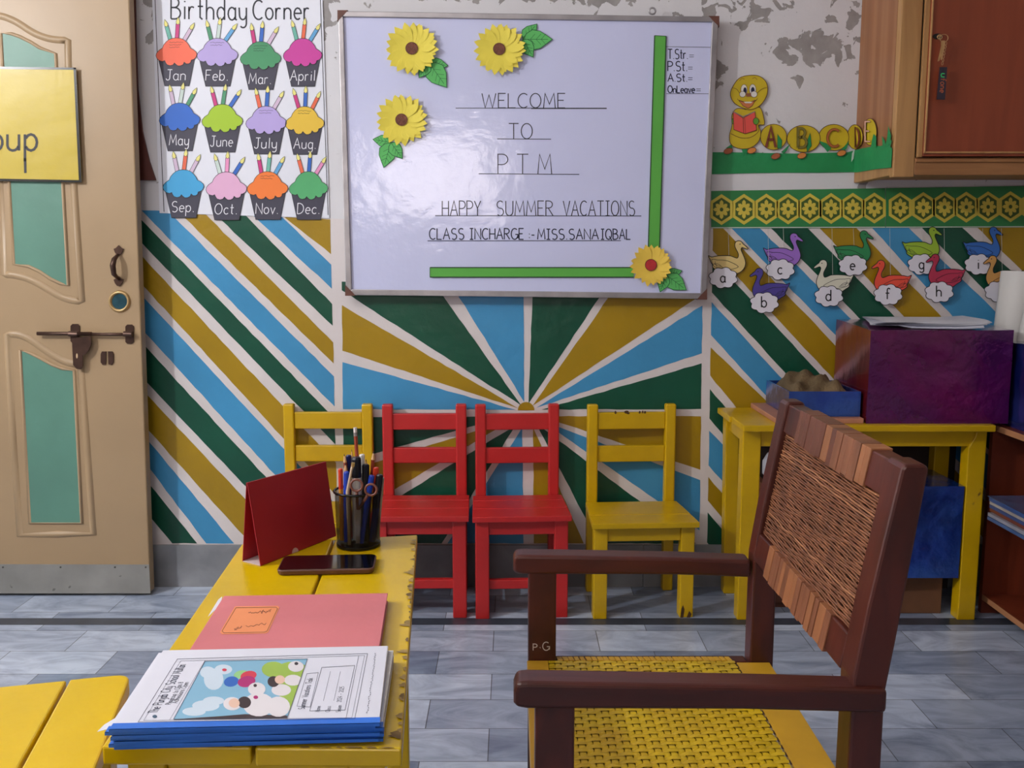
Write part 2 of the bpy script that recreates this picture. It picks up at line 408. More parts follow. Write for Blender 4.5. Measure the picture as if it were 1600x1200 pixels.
# fix-up of the topmost mustard corner is covered by its own clip region
RR = [(1114, 355), (1700, 352), (1700, 960), (1104, 880)]
def z1(x, y): return (1100 + x / 4.8, 350 + y / 4.8)
for mi, a, b, c, d in [
    (Y_, z1(150, 40), z1(980, 905), z1(75, 210), z1(890, 1075)),
    (B_, z1(425, 40), z1(1050, 660), z1(215, 40), z1(980, 825)),
    (G_, z1(775, 30), z1(1200, 462), z1(500, 30), z1(1125, 665)),
    (Y_, (1354, 373), (1471, 494.6), (1280, 356), (1407, 489)),
    (B_, (1415.6, 352), (1548, 480), (1361.5, 355), (1488.5, 494.6)),
    (G_, (1499, 352), (1571, 415), (1436.5, 352), (1543.8, 459)),
    (Y_, (1640, 352), (1720, 420), (1525, 354), (1600, 426)),
    (G_, z1(240, 448), z1(810, 1060), z1(55, 510), z1(575, 1080)),
    (B_, z1(50, 578), z1(510, 1080), z1(45, 825), z1(385, 1200)),
    (Y_, (1108.3, 540.6), (1183, 613), (1108.3, 585), (1143, 628)),
    (G_, (1106.7, 605), (1128, 630), (1106.7, 651.7), (1148, 702)),
    (B_, (1106.7, 671.7), (1148, 713), (1106.7, 726.7), (1158, 785)),
    (Y_, (1106.7, 745), (1170, 820), (1106.7, 783), (1160, 850)),
    (G_, (1106.7, 801.7), (1160, 866), (1106.7, 850), (1160, 920)),
    (B_, (1200, 620), (1400, 830), (1200, 690), (1400, 900))][:-1]:
    stripe(mi, a, b, c, d, RR)
# sunburst in the middle: wedges from one centre
RC = [(534, 440), (1098, 440), (1092.5, 849), (538, 849)]
cx0, cy0 = 820, 641
def c2(x, y): return (420 + x / 2.223, 440 + y / 2.223)
def wedge(mi, p, q, apex=(cx0, cy0)):
    def far(a):
        dx, dy = a[0] - apex[0], a[1] - apex[1]; k = 900 / math.hypot(dx, dy); return (apex[0] + dx * k, apex[1] + dy * k)
    poly = clip([apex, far(p), far(q)], RC)
    if len(poly) > 2: mb.poly([wm(x, y, 0.0012) for x, y in rough_edges(poly)], mi)
wedge(B_, c2(258, 443), c2(258, 280), (806, 640))
wedge(Y_, c2(256, 240), c2(255, 82), (810, 638))
wedge(G_, c2(300, 60), c2(612, 60), (815, 634))
wedge(B_, c2(665, 60), c2(885, 60), (819, 628))
wedge(G_, c2(915, 60), c2(1145, 60), (826, 630))
wedge(Y_, c2(1175, 62), c2(1480, 62), (832, 634))
wedge(B_, c2(1503, 85), c2(1500, 250), (838, 637))
wedge(G_, c2(1498, 285), c2(1497, 442), (846, 640))
wedge(Y_, c2(1495, 468), c2(1495, 652), (845, 650))
wedge(B_, c2(1495, 688), c2(1495, 863), (848, 658))
wedge(G_, (982, 770), (921, 822), (838, 662))
wedge(Y_, (912, 849), (834, 849), (833, 668))
wedge(B_, (818, 849), (699, 849), (816, 668))
wedge(G_, (690, 849), (536, 830), (806, 664))
wedge(Y_, (536, 812), (536, 738), (800, 656))
wedge(G_, (536, 722), (536, 652), (790, 651))
mb.poly([wm(x, y, 0.0018) for x, y in ell(822, 641, 13, 13, 14, 0, 180, 360)], 3)
# vertical dividing bands stay undercoat white; a thin drip or two
wall = mb.build('wall_back', [WHITE_WALL, PBLUE, PGREEN, PGOLD, PWHITE], recalc=False); tag(wall, kind='structure')
delta = WALL_BASE - wall.location
for v in wall.data.vertices: v.co = v.co - delta
wall.location = WALL_BASE

PLAIN = mk('plain_pale_wall', (176, 166, 160), 0.8, 0.05, 4, 0.2, 20)
tag(MB().box(LX - 0.1, FY, 0, LX, W, CZ).build('wall_left', PLAIN), kind='structure')
tag(MB().box(RX, FY, 0, RX + 0.1, W, CZ).build('wall_right', PLAIN), kind='structure')
wf = MB(); wf.box(LX, FY - 0.1, 0, RX, FY, 1.45); wf.box(LX, FY - 0.1, 2.25, RX, FY, CZ); wf.box(LX, FY - 0.1, 1.45, -1.35, FY, 2.25); wf.box(-0.1, FY - 0.1, 1.45, RX, FY, 2.25)
tag(wf.build('wall_front', PLAIN), kind='structure')
tag(MB().box(LX, FY, CZ, RX, W, CZ + 0.1).build('ceiling', mk('ceiling_white', (225, 222, 218), 0.85, 0.03)), kind='structure')
# window behind the viewer: frame, bars and bright daylight panes
wn = thing('window_1', (-0.725, FY - 0.05, 1.45), None, None); wn['kind'] = 'structure'
fr = MB()
for x in (-1.35, -0.94, -0.51, -0.14): fr.box(x, FY - 0.07, 1.45, x + 0.04, FY - 0.01, 2.25)
for z in (1.45, 1.83, 2.21): fr.box(-1.35, FY - 0.068, z, -0.1, FY - 0.012, z + 0.04)
fr.build('window_frame', flat('window_frame_paint', (120, 90, 70)), wn)
em = bpy.data.materials.new('daylight_pane'); em.use_nodes = True
eN = em.node_tree.nodes; eb = eN['Principled BSDF']; eb.inputs['Base Color'].default_value = (0, 0, 0, 1)
eb.inputs['Emission Color'].default_value = (1.0, 0.9, 0.88, 1); eb.inputs['Emission Strength'].default_value = 9
MB().box(-1.34, FY - 0.09, 1.46, -0.11, FY - 0.075, 2.24).build('window_pane', em, wn)

def marble_floor():
    m = bpy.data.materials.new('grey_marble_tiles'); m.use_nodes = True
    nt = m.node_tree; N = nt.nodes; K = nt.links.new; b = N['Principled BSDF']; b.inputs['Roughness'].default_value = 0.28
    tc = N.new('ShaderNodeTexCoord'); mp = N.new('ShaderNodeMapping'); K(tc.outputs['Object'], mp.inputs[0])
    mp.inputs['Location'].default_value = (0.07, 0.085, 0)
    br = N.new('ShaderNodeTexBrick'); K(mp.outputs[0], br.inputs[0])
    br.inputs['Scale'].default_value = 1.0; br.inputs['Brick Width'].default_value = 0.31; br.inputs['Row Height'].default_value = 0.152
    br.inputs['Mortar Size'].default_value = 0.0012; br.inputs['Mortar Smooth'].default_value = 0.1; br.inputs['Bias'].default_value = -0.1
    br.inputs['Color1'].default_value = L((136, 149, 172)); br.inputs['Color2'].default_value = L((212, 223, 240)); br.inputs['Mortar'].default_value = L((92, 96, 104))
    n = N.new('ShaderNodeTexNoise'); n.inputs['Scale'].default_value = 4.5; n.inputs['Detail'].default_value = 9; n.inputs['Distortion'].default_value = 1.6; n.inputs['Roughness'].default_value = 0.62
    mp2 = N.new('ShaderNodeMapping'); mp2.inputs['Rotation'].default_value = (0, 0, 0.5); mp2.inputs['Scale'].default_value = (1, 2.4, 1); K(tc.outputs['Object'], mp2.inputs[0]); K(mp2.outputs[0], n.inputs[0])
    r = N.new('ShaderNodeValToRGB'); e = r.color_ramp.elements; e[0].position = 0.34; e[0].color = (0.5, 0.53, 0.6, 1); e[1].position = 0.62; e[1].color = (1.05, 1.05, 1.05, 1)
    K(n.outputs[0], r.inputs[0])
    mx = N.new('ShaderNodeMix'); mx.data_type = 'RGBA'; mx.blend_type = 'MULTIPLY'; mx.inputs[0].default_value = 0.9; K(br.outputs[0], mx.inputs[6]); K(r.outputs[0], mx.inputs[7])
    K(mx.outputs[2], b.inputs['Base Color'])
    return m
fl = MB().box(LX - 0.1, FY, -0.08, RX + 0.1, W, 0, 0)
fl.add([(LX, 2.845, 0.0006), (RX, 2.845, 0.0006), (RX, 2.9, 0.0006), (LX, 2.9, 0.0006)], [(0, 1, 2, 3)], 1)
tag(fl.build('floor', [marble_floor(), mk('dark_marble_inlay', (62, 68, 80), 0.3, 0.2, 14)], recalc=False), kind='structure')
BASEM = mk('grey_marble_skirting', (150, 152, 156), 0.35, 0.15, 7, grain=((105, 106, 110), 0.5, 5))
bb = MB()
for x0, x1 in ((-2.9, -2.0), (-1.998, -1.42), (-1.418, -0.86), (-0.858, -0.2), (-0.198, 0.45), (0.452, 1.1), (1.102, 2.0)): bb.box(x0, W - 0.012, 0, x1, W, 0.148)
tag(bb.build('baseboard_back', BASEM), kind='structure')

# ------------------------------------------------------------------ open door leaf, folded back against the wall
DY = 3.10
dm = wallmap(DY)
DOORP = mk('door_cream_paint', (164, 138, 104), 0.4, 0.04, 3, 0.06, 15)
TEAL = mk('door_teal_paint', (90, 136, 118), 0.42, 0.08, 4, 0.1, 20)
door = thing('door_1', dm(60, 925), None, None); door['kind'] = 'structure'
d = MB()
d.prism([dm(x, y, 0) for x, y in [(-190, -140), (197, -140), (235, 926), (-190, 926)]], [dm(x, y, -0.04) for x, y in [(-190, -140), (197, -140), (235, 926), (-190, 926)]])
d.build('door_panel', DOORP, door, bevel=0.004)
up_teal = [(2, 52), (18, 53), (32, 58), (48, 66), (62, 75), (87, 84), (107, 446), (95, 443), (80, 436), (62, 424), (45, 416), (22, 413), (15, 287)]
lo_teal = [(32, 547), (50, 553), (66, 561), (82, 570), (98, 576), (116, 579), (128, 817), (47, 817)]
for nm, sh in (('upper_inset', up_teal), ('lower_inset', lo_teal)):
    q = MB(); shape(q, sh, dm, 0.002, 0, 0.002); q.build(nm, TEAL, door)
def half_round(mb_, pts, w, mp, hgt, mi=0, closed=False):
    """moulding bead: three strips making a raised rounded profile"""
    n = len(pts)
    prof = [(-1, 0.0), (-0.55, 0.75), (0, 1.0), (0.55, 0.75), (1, 0.0)]
    rows = []
    for i in range(n):
        a = pts[i - 1] if (closed or i) else pts[0]; b = pts[(i + 1) % n] if (closed or i < n - 1) else pts[-1]
        t = Vector((b[0] - a[0], b[1] - a[1])).normalized()
        rows.append([mp(pts[i][0] - t.y * w * s_, pts[i][1] + t.x * w * s_, 0.0002 + hgt * h_) for s_, h_ in prof])
    o = len(mb_.v)
    for r_ in rows: mb_.v += r_
    for i in range(n if closed else n - 1):
        j = (i + 1) % n
        for k in range(4):
            mb_.f.append([o + i * 5 + k, o + j * 5 + k, o + j * 5 + k + 1, o + i * 5 + k + 1]); mb_.m.append(mi)
for up, pts in ((1, smooth([(-14, 25), (0, 25), (14, 29), (30, 37), (50, 50), (68, 58), (86, 62), (106, 63)], 3) + [(108, 150), (115, 280)] + smooth([(128, 471), (112, 469), (96, 464), (78, 454), (60, 443), (42, 435), (22, 430), (6, 429)], 3) + [(-4, 200)]),
            (0, smooth([(11, 522), (28, 523), (44, 529), (62, 541), (82, 555), (102, 565), (126, 571)], 3) + [(136, 700), (146, 834), (90, 835), (31, 836), (20, 680)])):
    q = MB(); half_round(q, pts, 5.5, dm, 0.006, 0, True)
    q.build('panel_moulding', DOORP, door, smooth=True)
    inner = up_teal if up else lo_teal
    q = MB(); half_round(q, [p for p in inner] , 3, dm, 0.006, 0, True); q.build('inset_bead', DOORP, door, smooth=True)
q = MB(); shape(q, [(-190, 881), (233, 882), (235.3, 927), (-190, 927)], dm, 0.0015, 0, 0.0015)
kp = q.build('kick_plate', mk('kick_plate_grey', (150, 148, 142), 0.45, 0.12, 8, metal=0.3, spots=((110, 108, 104), 30, 0.68)), door)
q = MB()
for x in (5, 95, 180, 228): q.tube([dm(x, 886, 0.0), dm(x, 886, 0.003)], 0.003, 8)
q.build('screw', flat('rivet_grey', (90, 88, 84), 0.4, metal=0.8), kp)
BRONZE = mk('antique_bronze', (84, 62, 52), 0.35, 0.2, 20, metal=0.7)
# pull handle
q = MB(); q.tube([dm(186, 398, 0.008), dm(184, 405, 0.028), dm(183, 415, 0.034), dm(184, 428, 0.03), dm(187, 436, 0.008)], [0.005, 0.008, 0.009, 0.008, 0.005], 10)
hd = q.build('pull_handle', BRONZE, door, smooth=True)
for yy in (391, 439):
    q = MB(); shape(q, [(186 + 7 * a, yy + 7 * b) for a, b in ((0, -1.1), (.6, -.5), (1.1, -.3), (.8, .5), (.3, 1.1), (-.3, 1.1), (-.8, .5), (-1.1, -.3), (-.6, -.5))], dm, 0.005, 0, 0.005); q.build('handle_rosette', BRONZE, hd)
# round lock ring with teal glass
BRASS = mk('worn_brass', (190, 160, 110), 0.3, 0.12, 20, metal=0.7)
q = MB(); half_round(q, ell(187, 471, 14.5, 14.5, 28), 3, dm, 0.008, 0, True); lr = q.build('lock_ring', BRASS, door, smooth=True)
q = MB(); shape(q, ell(187, 471, 12, 12, 24), dm, 0.002); q.build('lock_socket', mk('dark_teal_socket', (40, 74, 84), 0.2, 0.2, 30), lr)
# sliding tower bolt
bolt = MB(); bolt.tube([dm(62, 520.5, 0.016), dm(147, 521, 0.016)], 0.0062, 12); bolt.tube([dm(147, 521.5, 0.016), dm(208, 522, 0.016)], 0.0052, 12)
bt = bolt.build('bolt_rod', BRONZE, door, smooth=True)
for x, w_, t_, b_ in ((118, 7, 506, 536), (203, 6.5, 507, 537)):
    q = MB(); shape(q, [(x - w_, t_ + 3), (x - w_ + 3, t_), (x + w_ - 3, t_), (x + w_, t_ + 3), (x + w_, b_ - 3), (x + w_ - 3, b_), (x - w_ + 3, b_), (x - w_, b_ - 3)], dm, 0.004, 0, 0.004)
    q.tube([dm(x - w_, 521, 0.015), dm(x + w_, 521.5, 0.015)], 0.009, 12); q.build('bolt_bracket', BRONZE, bt)
q = MB(); shape(q, [(117, 528), (146, 524), (147, 536), (143, 547), (137, 553), (134, 554), (134, 571), (130, 576), (124, 575), (119, 569)], dm, 0.022, 0, 0.004); hp = q.build('hasp', BRONZE, bt)
q = MB(); shape(q, ell(125, 555, 1.4, 4, 12), dm, 0.0225); q.build('hasp_slot', flat('pale_slot', (200, 170, 130)), hp)
q = MB()
for s_ in (-1, 1): shape(q, [(168 + s_ * 1.5, 549), (168 + s_ * 8, 549), (168 + s_ * 10, 553), (168 + s_ * 10, 566), (168 + s_ * 7, 570), (168 + s_ * 2, 569)][::s_], dm, 0.004, 0, 0.004)
q.build('staple_plate', BRONZE, door)

# dark board fixed to the wall behind the door leaf
q = MB(); shape(q, [(150, -60), (212, -60), (214, 60), (217, 140), (224, 205), (235, 252), (245, 282), (150, 282)], wm, 0.012, 0, 0.010)
tag(q.build('wall_board', mk('maroon_board', (92, 42, 34), 0.6, 0.1)), 'dark maroon board with curved edge on the wall between door and birthday chart', 'board')

# yellow laminated paper on the door
ps = thing('paper_sign', dm(60, 284), 'yellow laminated paper sheet with black tape border fixed to the door', 'sign')
q = MB(); shape(q, [(-120, 104), (122, 107), (131, 285), (-120, 281)], dm, 0.014, 0, 0.0012)
q.build('paper', mk('laminated_yellow_paper', (190, 166, 38), 0.4, 0.05, 4, 0.3, 9, coat=0.25), ps)
q = MB()
for p in ([(-120, 104), (122, 107), (122.5, 110.5), (-120, 108)], [(118, 107), (122, 107), (131, 285), (126.5, 285)], [(-120, 277.5), (131, 282), (131, 285.5), (-120, 281.5)]): shape(q, p, dm, 0.0145)
q.build('tape_border', mk('black_tape', (34, 34, 30), 0.25, 0.1), ps)
q = MB()
text(q, 'oup', -12, 236, 42, 74, 2.0, dm, 0.0146); ribbon(q, [(42.6, 248), (43.2, 271)], 2.0, dm, .0146)
q.build('lettering', BLACK, ps)

# ------------------------------------------------------------------ birthday chart
PAPER = mk('white_chart_paper', (232, 234, 243), 0.5, 0.03, 4, 0.12, 7)
bc = thing('birthday_chart', wm(380, 340), 'white birthday chart with twelve paper cupcakes hanging beside the door', 'poster')
q = MB(); shape(q, [(236, -70), (502, -70), (515, 341), (250, 333)], wm, 0.004, 0, 0.002); q.build('paper', PAPER, bc)
q = MB(); ribbon(q, [(241, -66), (243, 0), (250, 170), (257, 331)], 0.55, wm, 0.0044); ribbon(q, [(499, -66), (501, 0), (507, 170), (513, 336)], 0.55, wm, 0.0044)
text(q, 'Birthday', 268, 30, 33, 118, 1.25, wm, 0.0044, rise=0.02); text(q, 'Corner', 396, 31, 30, 88, 1.25, wm, 0.0044)
q.build('lettering', flat('grey_marker', (52, 54, 62)), bc)
CC = {'teal': (110, 186, 168), 'mag': (204, 52, 128), 'lil': (214, 190, 214), 'grn': (74, 150, 110), 'pale': (206, 222, 214), 'sky': (98, 168, 218), 'blu': (46, 104, 196), 'org': (238, 108, 74), 'pnk': (236, 150, 196)}
cup = [('Jan', 160, 205, (250, 112, 82), 'teal mag lil'), ('Feb.', 379, 207, (188, 170, 226), 'grn pale sky'), ('Mar.', 610, 225, (70, 150, 102), 'mag blu lil'), ('April', 835, 208, (206, 64, 160), 'teal org sky'),
       ('May', 177, 553, (44, 106, 202), 'lil pale grn'), ('June', 405, 560, (166, 202, 40), 'mag grn blu'), ('July', 640, 570, (186, 168, 226), 'org blu lil'), ('Aug.', 846, 572, (236, 196, 62), 'mag blu org'),
       ('Sep.', 197, 910, (64, 168, 222), 'lil org lil'), ('Oct.', 427, 922, (230, 178, 212), 'pale pnk blu'), ('Nov.', 647, 920, (246, 128, 52), 'mag teal sky'), ('Dec.', 866, 920, (84, 176, 112), 'org blu pnk')]
WRAP = flat('charcoal_cupcake_case', (64, 62, 78), 0.55); FLAME = flat('candle_flame_paper', (240, 232, 140)); CHALK = flat('white_pen', (238, 238, 244))
def cc(x, y): return (230 + x / 3.43, y / 3.43)
frost = [(-75, 55), (-68, 38), (-55, 22), (-40, 10), (-22, 3), (0, 0), (22, 3), (40, 10), (56, 24), (68, 40), (75, 55), (92, 64), (106, 76), (110, 90), (104, 106), (92, 116), (80, 119), (76, 132), (66, 139), (52, 139), (42, 130), (36, 143), (22, 150), (8, 150), (-4, 141), (-10, 134), (-18, 145), (-34, 149), (-50, 144), (-58, 132), (-62, 122), (-74, 127), (-92, 122), (-104, 110), (-109, 96), (-106, 82), (-94, 68)]
for ci, (nm, x, y, col, cand) in enumerate(cup):
    if x > 800: sx = 0.95
    else: sx = 1.0
    P = lambda a, b: cc(x + a * sx, y + b)
    q = MB(); o_ = [P(-98, 105), P(98, 105), P(68, 257), P(-63, 257)]
    shape(q, o_, wm, 0.0052, 0, 0.001); ribbon(q, o_, 0.4, wm, 0.0054, 1, True)
    cp = q.build('cupcake', [WRAP, BLACK], bc); cp['label'] = 'paper cupcake for ' + nm.strip('.')
    q = MB(); f_ = [P(a, b) for a, b in frost]; shape(q, f_, wm, 0.0064, 0, 0.001); ribbon(q, f_, 0.38, wm, 0.0066, 1, True)
    if ci in (0, 1, 2, 6, 7, 10):
        for r_ in range(3 if ci in (0, 2) else 2):
            pts = [P(-38 + 5 * k, 24 + 13 * r_ + random.uniform(-2.5, 2.5)) for k in range(16 - 2 * r_)]
            ribbon(q, pts, 0.22, wm, 0.0068, 1)
    q.build('frosting', [mk('frosting_' + '_'.join(map(str, col)), col, 0.55, 0.03), BLACK], cp)
    for (bx, by, tx, ty), cn in zip(((-32, 14, -50, -62), (2, 4, 10, -74), (38, 18, 78, -48)), cand.split()):
        jx = random.uniform(-6, 6)
        dx, dy = tx + jx - bx, ty - by; l = math.hypot(dx, dy); nx, ny = -dy / l * 10, dx / l * 10
        q = MB(); rect = [P(bx + nx, by + ny), P(bx - nx, by - ny), P(tx + jx - nx, ty - ny), P(tx + jx + nx, ty + ny)]
        shape(q, rect, wm, 0.0058, 0, 0.0008); ribbon(q, rect, 0.3, wm, 0.006, 2, True)
        fx, fy = tx + jx + dx / l * 14, ty + dy / l * 14; an = math.atan2(dy, dx)
        fl_ = [P(fx + math.cos(an) * a - math.sin(an) * b, fy + math.sin(an) * a + math.cos(an) * b) for a, b in ((-18, 0), (-12, 8), (-2, 10), (10, 6), (24, 0), (10, -6), (-2, -10), (-12, -8))]
        shape(q, fl_, wm, 0.0062, 1); ribbon(q, fl_, 0.25, wm, 0.0063, 2, True)
        q.build('candle', [mk('candle_' + cn, CC[cn], 0.5, 0.03), FLAME, BLACK], cp)
    q = MB(); wd = {3: 104, 4: 118, 5: 132}[len(nm)]
    a_ = P(-wd / 2 - 4, 226); text(q, nm, a_[0], a_[1], 56 / 3.43, wd / 3.43, 0.62, wm, 0.0056, shear=0.06)
    q.build('month_lettering', CHALK, cp)

# ------------------------------------------------------------------ whiteboard
BY = 3.155
bm_ = wallmap(BY)
def board_mat():
    m = mk('whiteboard_film', (212, 216, 248), 0.08, 0.015, 2, 0.0, coat=0.6)
    nt = m.node_tree; N = nt.nodes; K = nt.links.new
    tc = N.new('ShaderNodeTexCoord')
    n = N.new('ShaderNodeTexNoise'); n.inputs['Scale'].default_value = 9; n.inputs['Detail'].default_value = 5; K(tc.outputs['Object'], n.inputs[0])
    bp = N.new('ShaderNodeBump'); bp.inputs['Strength'].default_value = 0.16; bp.inputs['Distance'].default_value = 0.02
    K(n.outputs[0], bp.inputs['Height']); K(bp.outputs[0], N['Principled BSDF'].inputs['Normal'])
    return m
wb = thing('whiteboard', bm_(825, 465), 'large whiteboard with handwritten welcome message hanging in the middle of the wall', 'whiteboard')
TL, TR, BR, BL = (529, 18), (1122, 27), (1103, 467), (541, 461)
iTL, iTR, iBR, iBL = (537, 27), (1112, 35), (1094, 458), (550, 452)
q = MB(); shape(q, [iTL, iTR, iBR, iBL], bm_, 0.0, 0, 0.02); q.build('board_panel', board_mat(), wb)
q = MB()
for a, b, c, d_ in ((TL, TR, iTR, iTL), (TR, BR, iBR, iTR), (BR, BL, iBL, iBR), (BL, TL, iTL, iBL)):
    q.prism([bm_(*p, -0.03) for p in (a, b, c, d_)], [bm_(*p, 0.008) for p in (a, b, c, d_)])
q.build('frame', SILVER, wb, bevel=0.002)
CORN = mk('brown_corner_cap', (104, 64, 52), 0.5, 0.15, 30)
for (x, y), sx, sy in ((TL, 1, 1), (TR, -1, 1), (BR, -1, -1), (BL, 1, -1)):
    q = MB(); shape(q, [(x - sx * 1.0, y - sy * 1.0), (x + sx * 15, y - sy * 1.0), (x + sx * 10, y + sy * 5), (x + sx * 5, y + sy * 10), (x - sx * 1.0, y + sy * 16)], bm_, 0.0095, 0, 0.03); q.build('corner_cap', CORN, wb)
q = MB(); q.tube([bm_(1020 + 5 * math.cos(t), 16 + 5 * math.sin(t), -0.01) for t in [k * math.pi / 6 for k in range(13)]], 0.003, 6)
q.build('hanging_eyelet', SILVER, wb, smooth=True)
def s3(x, y): return (520 + x / 2.5, y / 2.5)
PEN = flat('thin_black_marker', (50, 52, 66), 0.4); PENB = flat('blue_black_marker', (36, 42, 70), 0.4)
dd = 0.0006
def line(items, rules, m=PEN, nm='lettering', hw=0.72):
    q = MB()
    for s_, x_, y_, h_, w_ in items: text(q, s_, x_, y_, h_, w_, hw, bm_, dd, gap=0.55 if s_ == 'PTM' else 0.17)
    for r_ in rules: ribbon(q, r_, 0.55, bm_, dd)
    q.build(nm, m, wb)
line([('WELCOME', 753, 168.5, 22.5, 130)], [[(712, 169), (948, 169)], [(830, 169.8), (948, 169.8)]])
line([('TO', 795, 217, 24, 37)], [[(777, 217), (861, 217.5)]])
line([('PTM', 778, 272, 31, 84)], [[(748, 271.5), (905, 272.5)]])
line([('HAPPY', 691, 337, 23, 60), ('SUMMER', 776, 337, 23, 88), ('VACATIONS', 880, 337, 23, 112)], [[(680, 337), (1002, 337.5)]])
line([('CLASS', 671, 374, 17, 54), ('INCHARGE', 734, 374, 17, 84), (':-', 826, 373, 14, 9), ('MISS.', 840, 374, 16, 46), ('SANA', 889, 374, 16, 46), ('IQBAL', 939, 374, 16, 46)], [[(668, 376.3), (970, 376)]], PENB, hw=0.85)
for s_, y_, w_, h_, ex in (('T.Str.', 92, 31, 15, 1077), ('P.St.', 111, 30, 15, 1075), ('A.St.', 127.5, 30, 12, 1075), ('OnLeave', 145, 42, 11, 1088)):
    q = MB(); text(q, s_, 1043.5, y_, h_, w_, 0.8, bm_, dd, gap=.14)
    for k in (0, 1): ribbon(q, [(ex, y_ - 3 - 3 * k), (ex + 7, y_ - 3 - 3 * k)], 0.4, bm_, dd)
    q.build('lettering', PENB, wb)
q = MB(); ribbon(q, [(1041, 73), (1112, 74)], 0.35, bm_, dd); ribbon(q, [(1041, 146.5), (1110, 146.5)], 0.35, bm_, dd); q.build('ruled_line', PEN, wb)

STRIP = mk('green_chart_strip', (92, 176, 70), 0.6, 0.03, 4, 0.1, 6)
def card_strip(outer, label):
    q = MB(); shape(q, outer, bm_, 0.004, 0, 0.0025)
    n = len(outer)
    ribbon(q, [outer[0], outer[1]], 0.8, bm_, 0.0044, 1); ribbon(q, [outer[2], outer[3]], 0.8, bm_, 0.0044, 1)
    ribbon(q, [outer[3], outer[0]], 0.5, bm_, 0.0044, 1)
    return tag(q.build('card_strip', [STRIP, flat('dark_green_edge', (24, 62, 34))]), label, 'paper strip', 'green paper strips on the whiteboard')
card_strip([(1022.5, 56), (1012.5, 392), (1030, 394), (1040.5, 57)], 'long vertical green paper strip on the right of the whiteboard')
card_strip([(672, 418), (990, 418), (990, 433), (672, 433)], 'horizontal green paper strip near the bottom of the whiteboard')

PETAL = mk('yellow_petal_card', (240, 222, 82), 0.6, 0.05, 10); PETAL2 = mk('deeper_yellow_petal_card', (244, 208, 82), 0.6, 0.05, 10)
LEAF = mk('green_leaf_card', (92, 188, 98), 0.6, 0.05, 8); LEAFD = flat('leaf_outline', (28, 96, 50))
def petal_ring(mb_, cx, cy, r, n, d0, d1, rot, w=0.34):
    for k in range(n):
        a = rot + 2 * math.pi * k / n + random.uniform(-.05, .05); rr = r * random.uniform(0.94, 1.04)
        ca, sa = math.cos(a), math.sin(a); hw = rr * math.pi / n * w * 3.1
        prof = [(0.2, .5), (0.5, .9), (0.70, 1.0), (0.86, .58), (1.0, 0.0)]
        up = [(t * rr, s_ * hw) for t, s_ in prof]; dn = [(t * rr, -s_ * hw) for t, s_ in prof[:-1]][::-1]
        tip_l = random.uniform(0.3, 1.0)
        vs = []
        for (x_, y_) in up + dn:
            lift = d0 + (d1 - d0) * (x_ / rr) ** 2 * tip_l + (0.0016 if y_ > 0 else 0)
            vs.append(bm_(cx + ca * x_ - sa * y_, cy + sa * x_ + ca * y_, lift))
        mb_.poly(vs, 0)
def sunflower(cx, cy, r, leaves, base, label, red=False):
    t = thing('paper_sunflower', bm_(cx, cy), label, 'paper flower', 'paper sunflowers on the whiteboard')
    q = MB(); petal_ring(q, cx, cy, r, 19, 0.008, 0.020, 0.1); petal_ring(q, cx, cy, r * 0.93, 18, 0.011, 0.020, 0.27)
    shape(q, ell(cx, cy, r * 0.55, r * 0.55, 24), bm_, 0.0125, 0, 0.002)
    q.build('petals', PETAL2 if red else PETAL, t, recalc=False)
    q = MB(); cr = r * (0.27 if red else 0.22)
    shape(q, ell(cx, cy, cr, cr, 20), bm_, 0.0155, 0, 0.002); ribbon(q, ell(cx, cy, cr, cr, 20), 0.5, bm_, 0.0158, 1, True)
    q.build('flower_center', [mk('red_disc', (190, 44, 46), .6, .1, 60) if red else mk('brown_disc', (122, 72, 52), .7, .2, 90, 0.4, 200), flat('center_rim', (90, 40, 30))], t)
    for li, (lx, ly) in enumerate(leaves):
        ld = .0007 * li
        dx, dy = lx - base[0], ly - base[1]; l = math.hypot(dx, dy); ca, sa = dx / l, dy / l; w_ = l * 0.36
        pr = [(0, 0), (.12, .6), (.32, 1.0), (.58, .86), (.82, .38), (1, 0)]
        out = [(t_ * l, s_ * w_) for t_, s_ in pr] + [(t_ * l, -s_ * w_ * .9) for t_, s_ in pr[1:-1]][::-1]
        P = lambda x_, y_: (base[0] + ca * x_ - sa * y_, base[1] + sa * x_ + ca * y_)
        q = MB(); o_ = [P(*p) for p in out]
        shape(q, o_, bm_, 0.0045 + ld, 0, 0.0005); ribbon(q, o_, 0.5, bm_, 0.0046 + ld, 1, True)
        ribbon(q, [P(0, 0), P(l * .85, 0)], 0.35, bm_, 0.0047 + ld, 1)
        for f_ in (.25, .45, .62):
            for s_ in (-1, 1): ribbon(q, [P(l * f_, 0), P(l * (f_ + .16), s_ * w_ * .5)], 0.28, bm_, 0.0048 + ld, 1)
        q.build('leaf', [LEAF, LEAFD], t)
sunflower(644, 77, 42, [(700, 103), (698, 137), (655, 122)], (671, 99), 'yellow paper sunflower in the top left corner of the whiteboard, leaves below right')
sunflower(780, 78, 41, [(839, 38), (863, 62), (833, 90)], (817, 62), 'yellow paper sunflower above the word WELCOME with leaves to its right')
sunflower(628, 188, 41, [(583, 218), (600, 262), (629, 248)], (611, 223), 'yellow paper sunflower at left of the welcome text with leaves hanging below')
sunflower(1016, 414, 33, [(1065, 423), (1072, 453), (1031, 456)], (1041, 430), 'golden paper sunflower with a red centre where the two green strips meet', True)

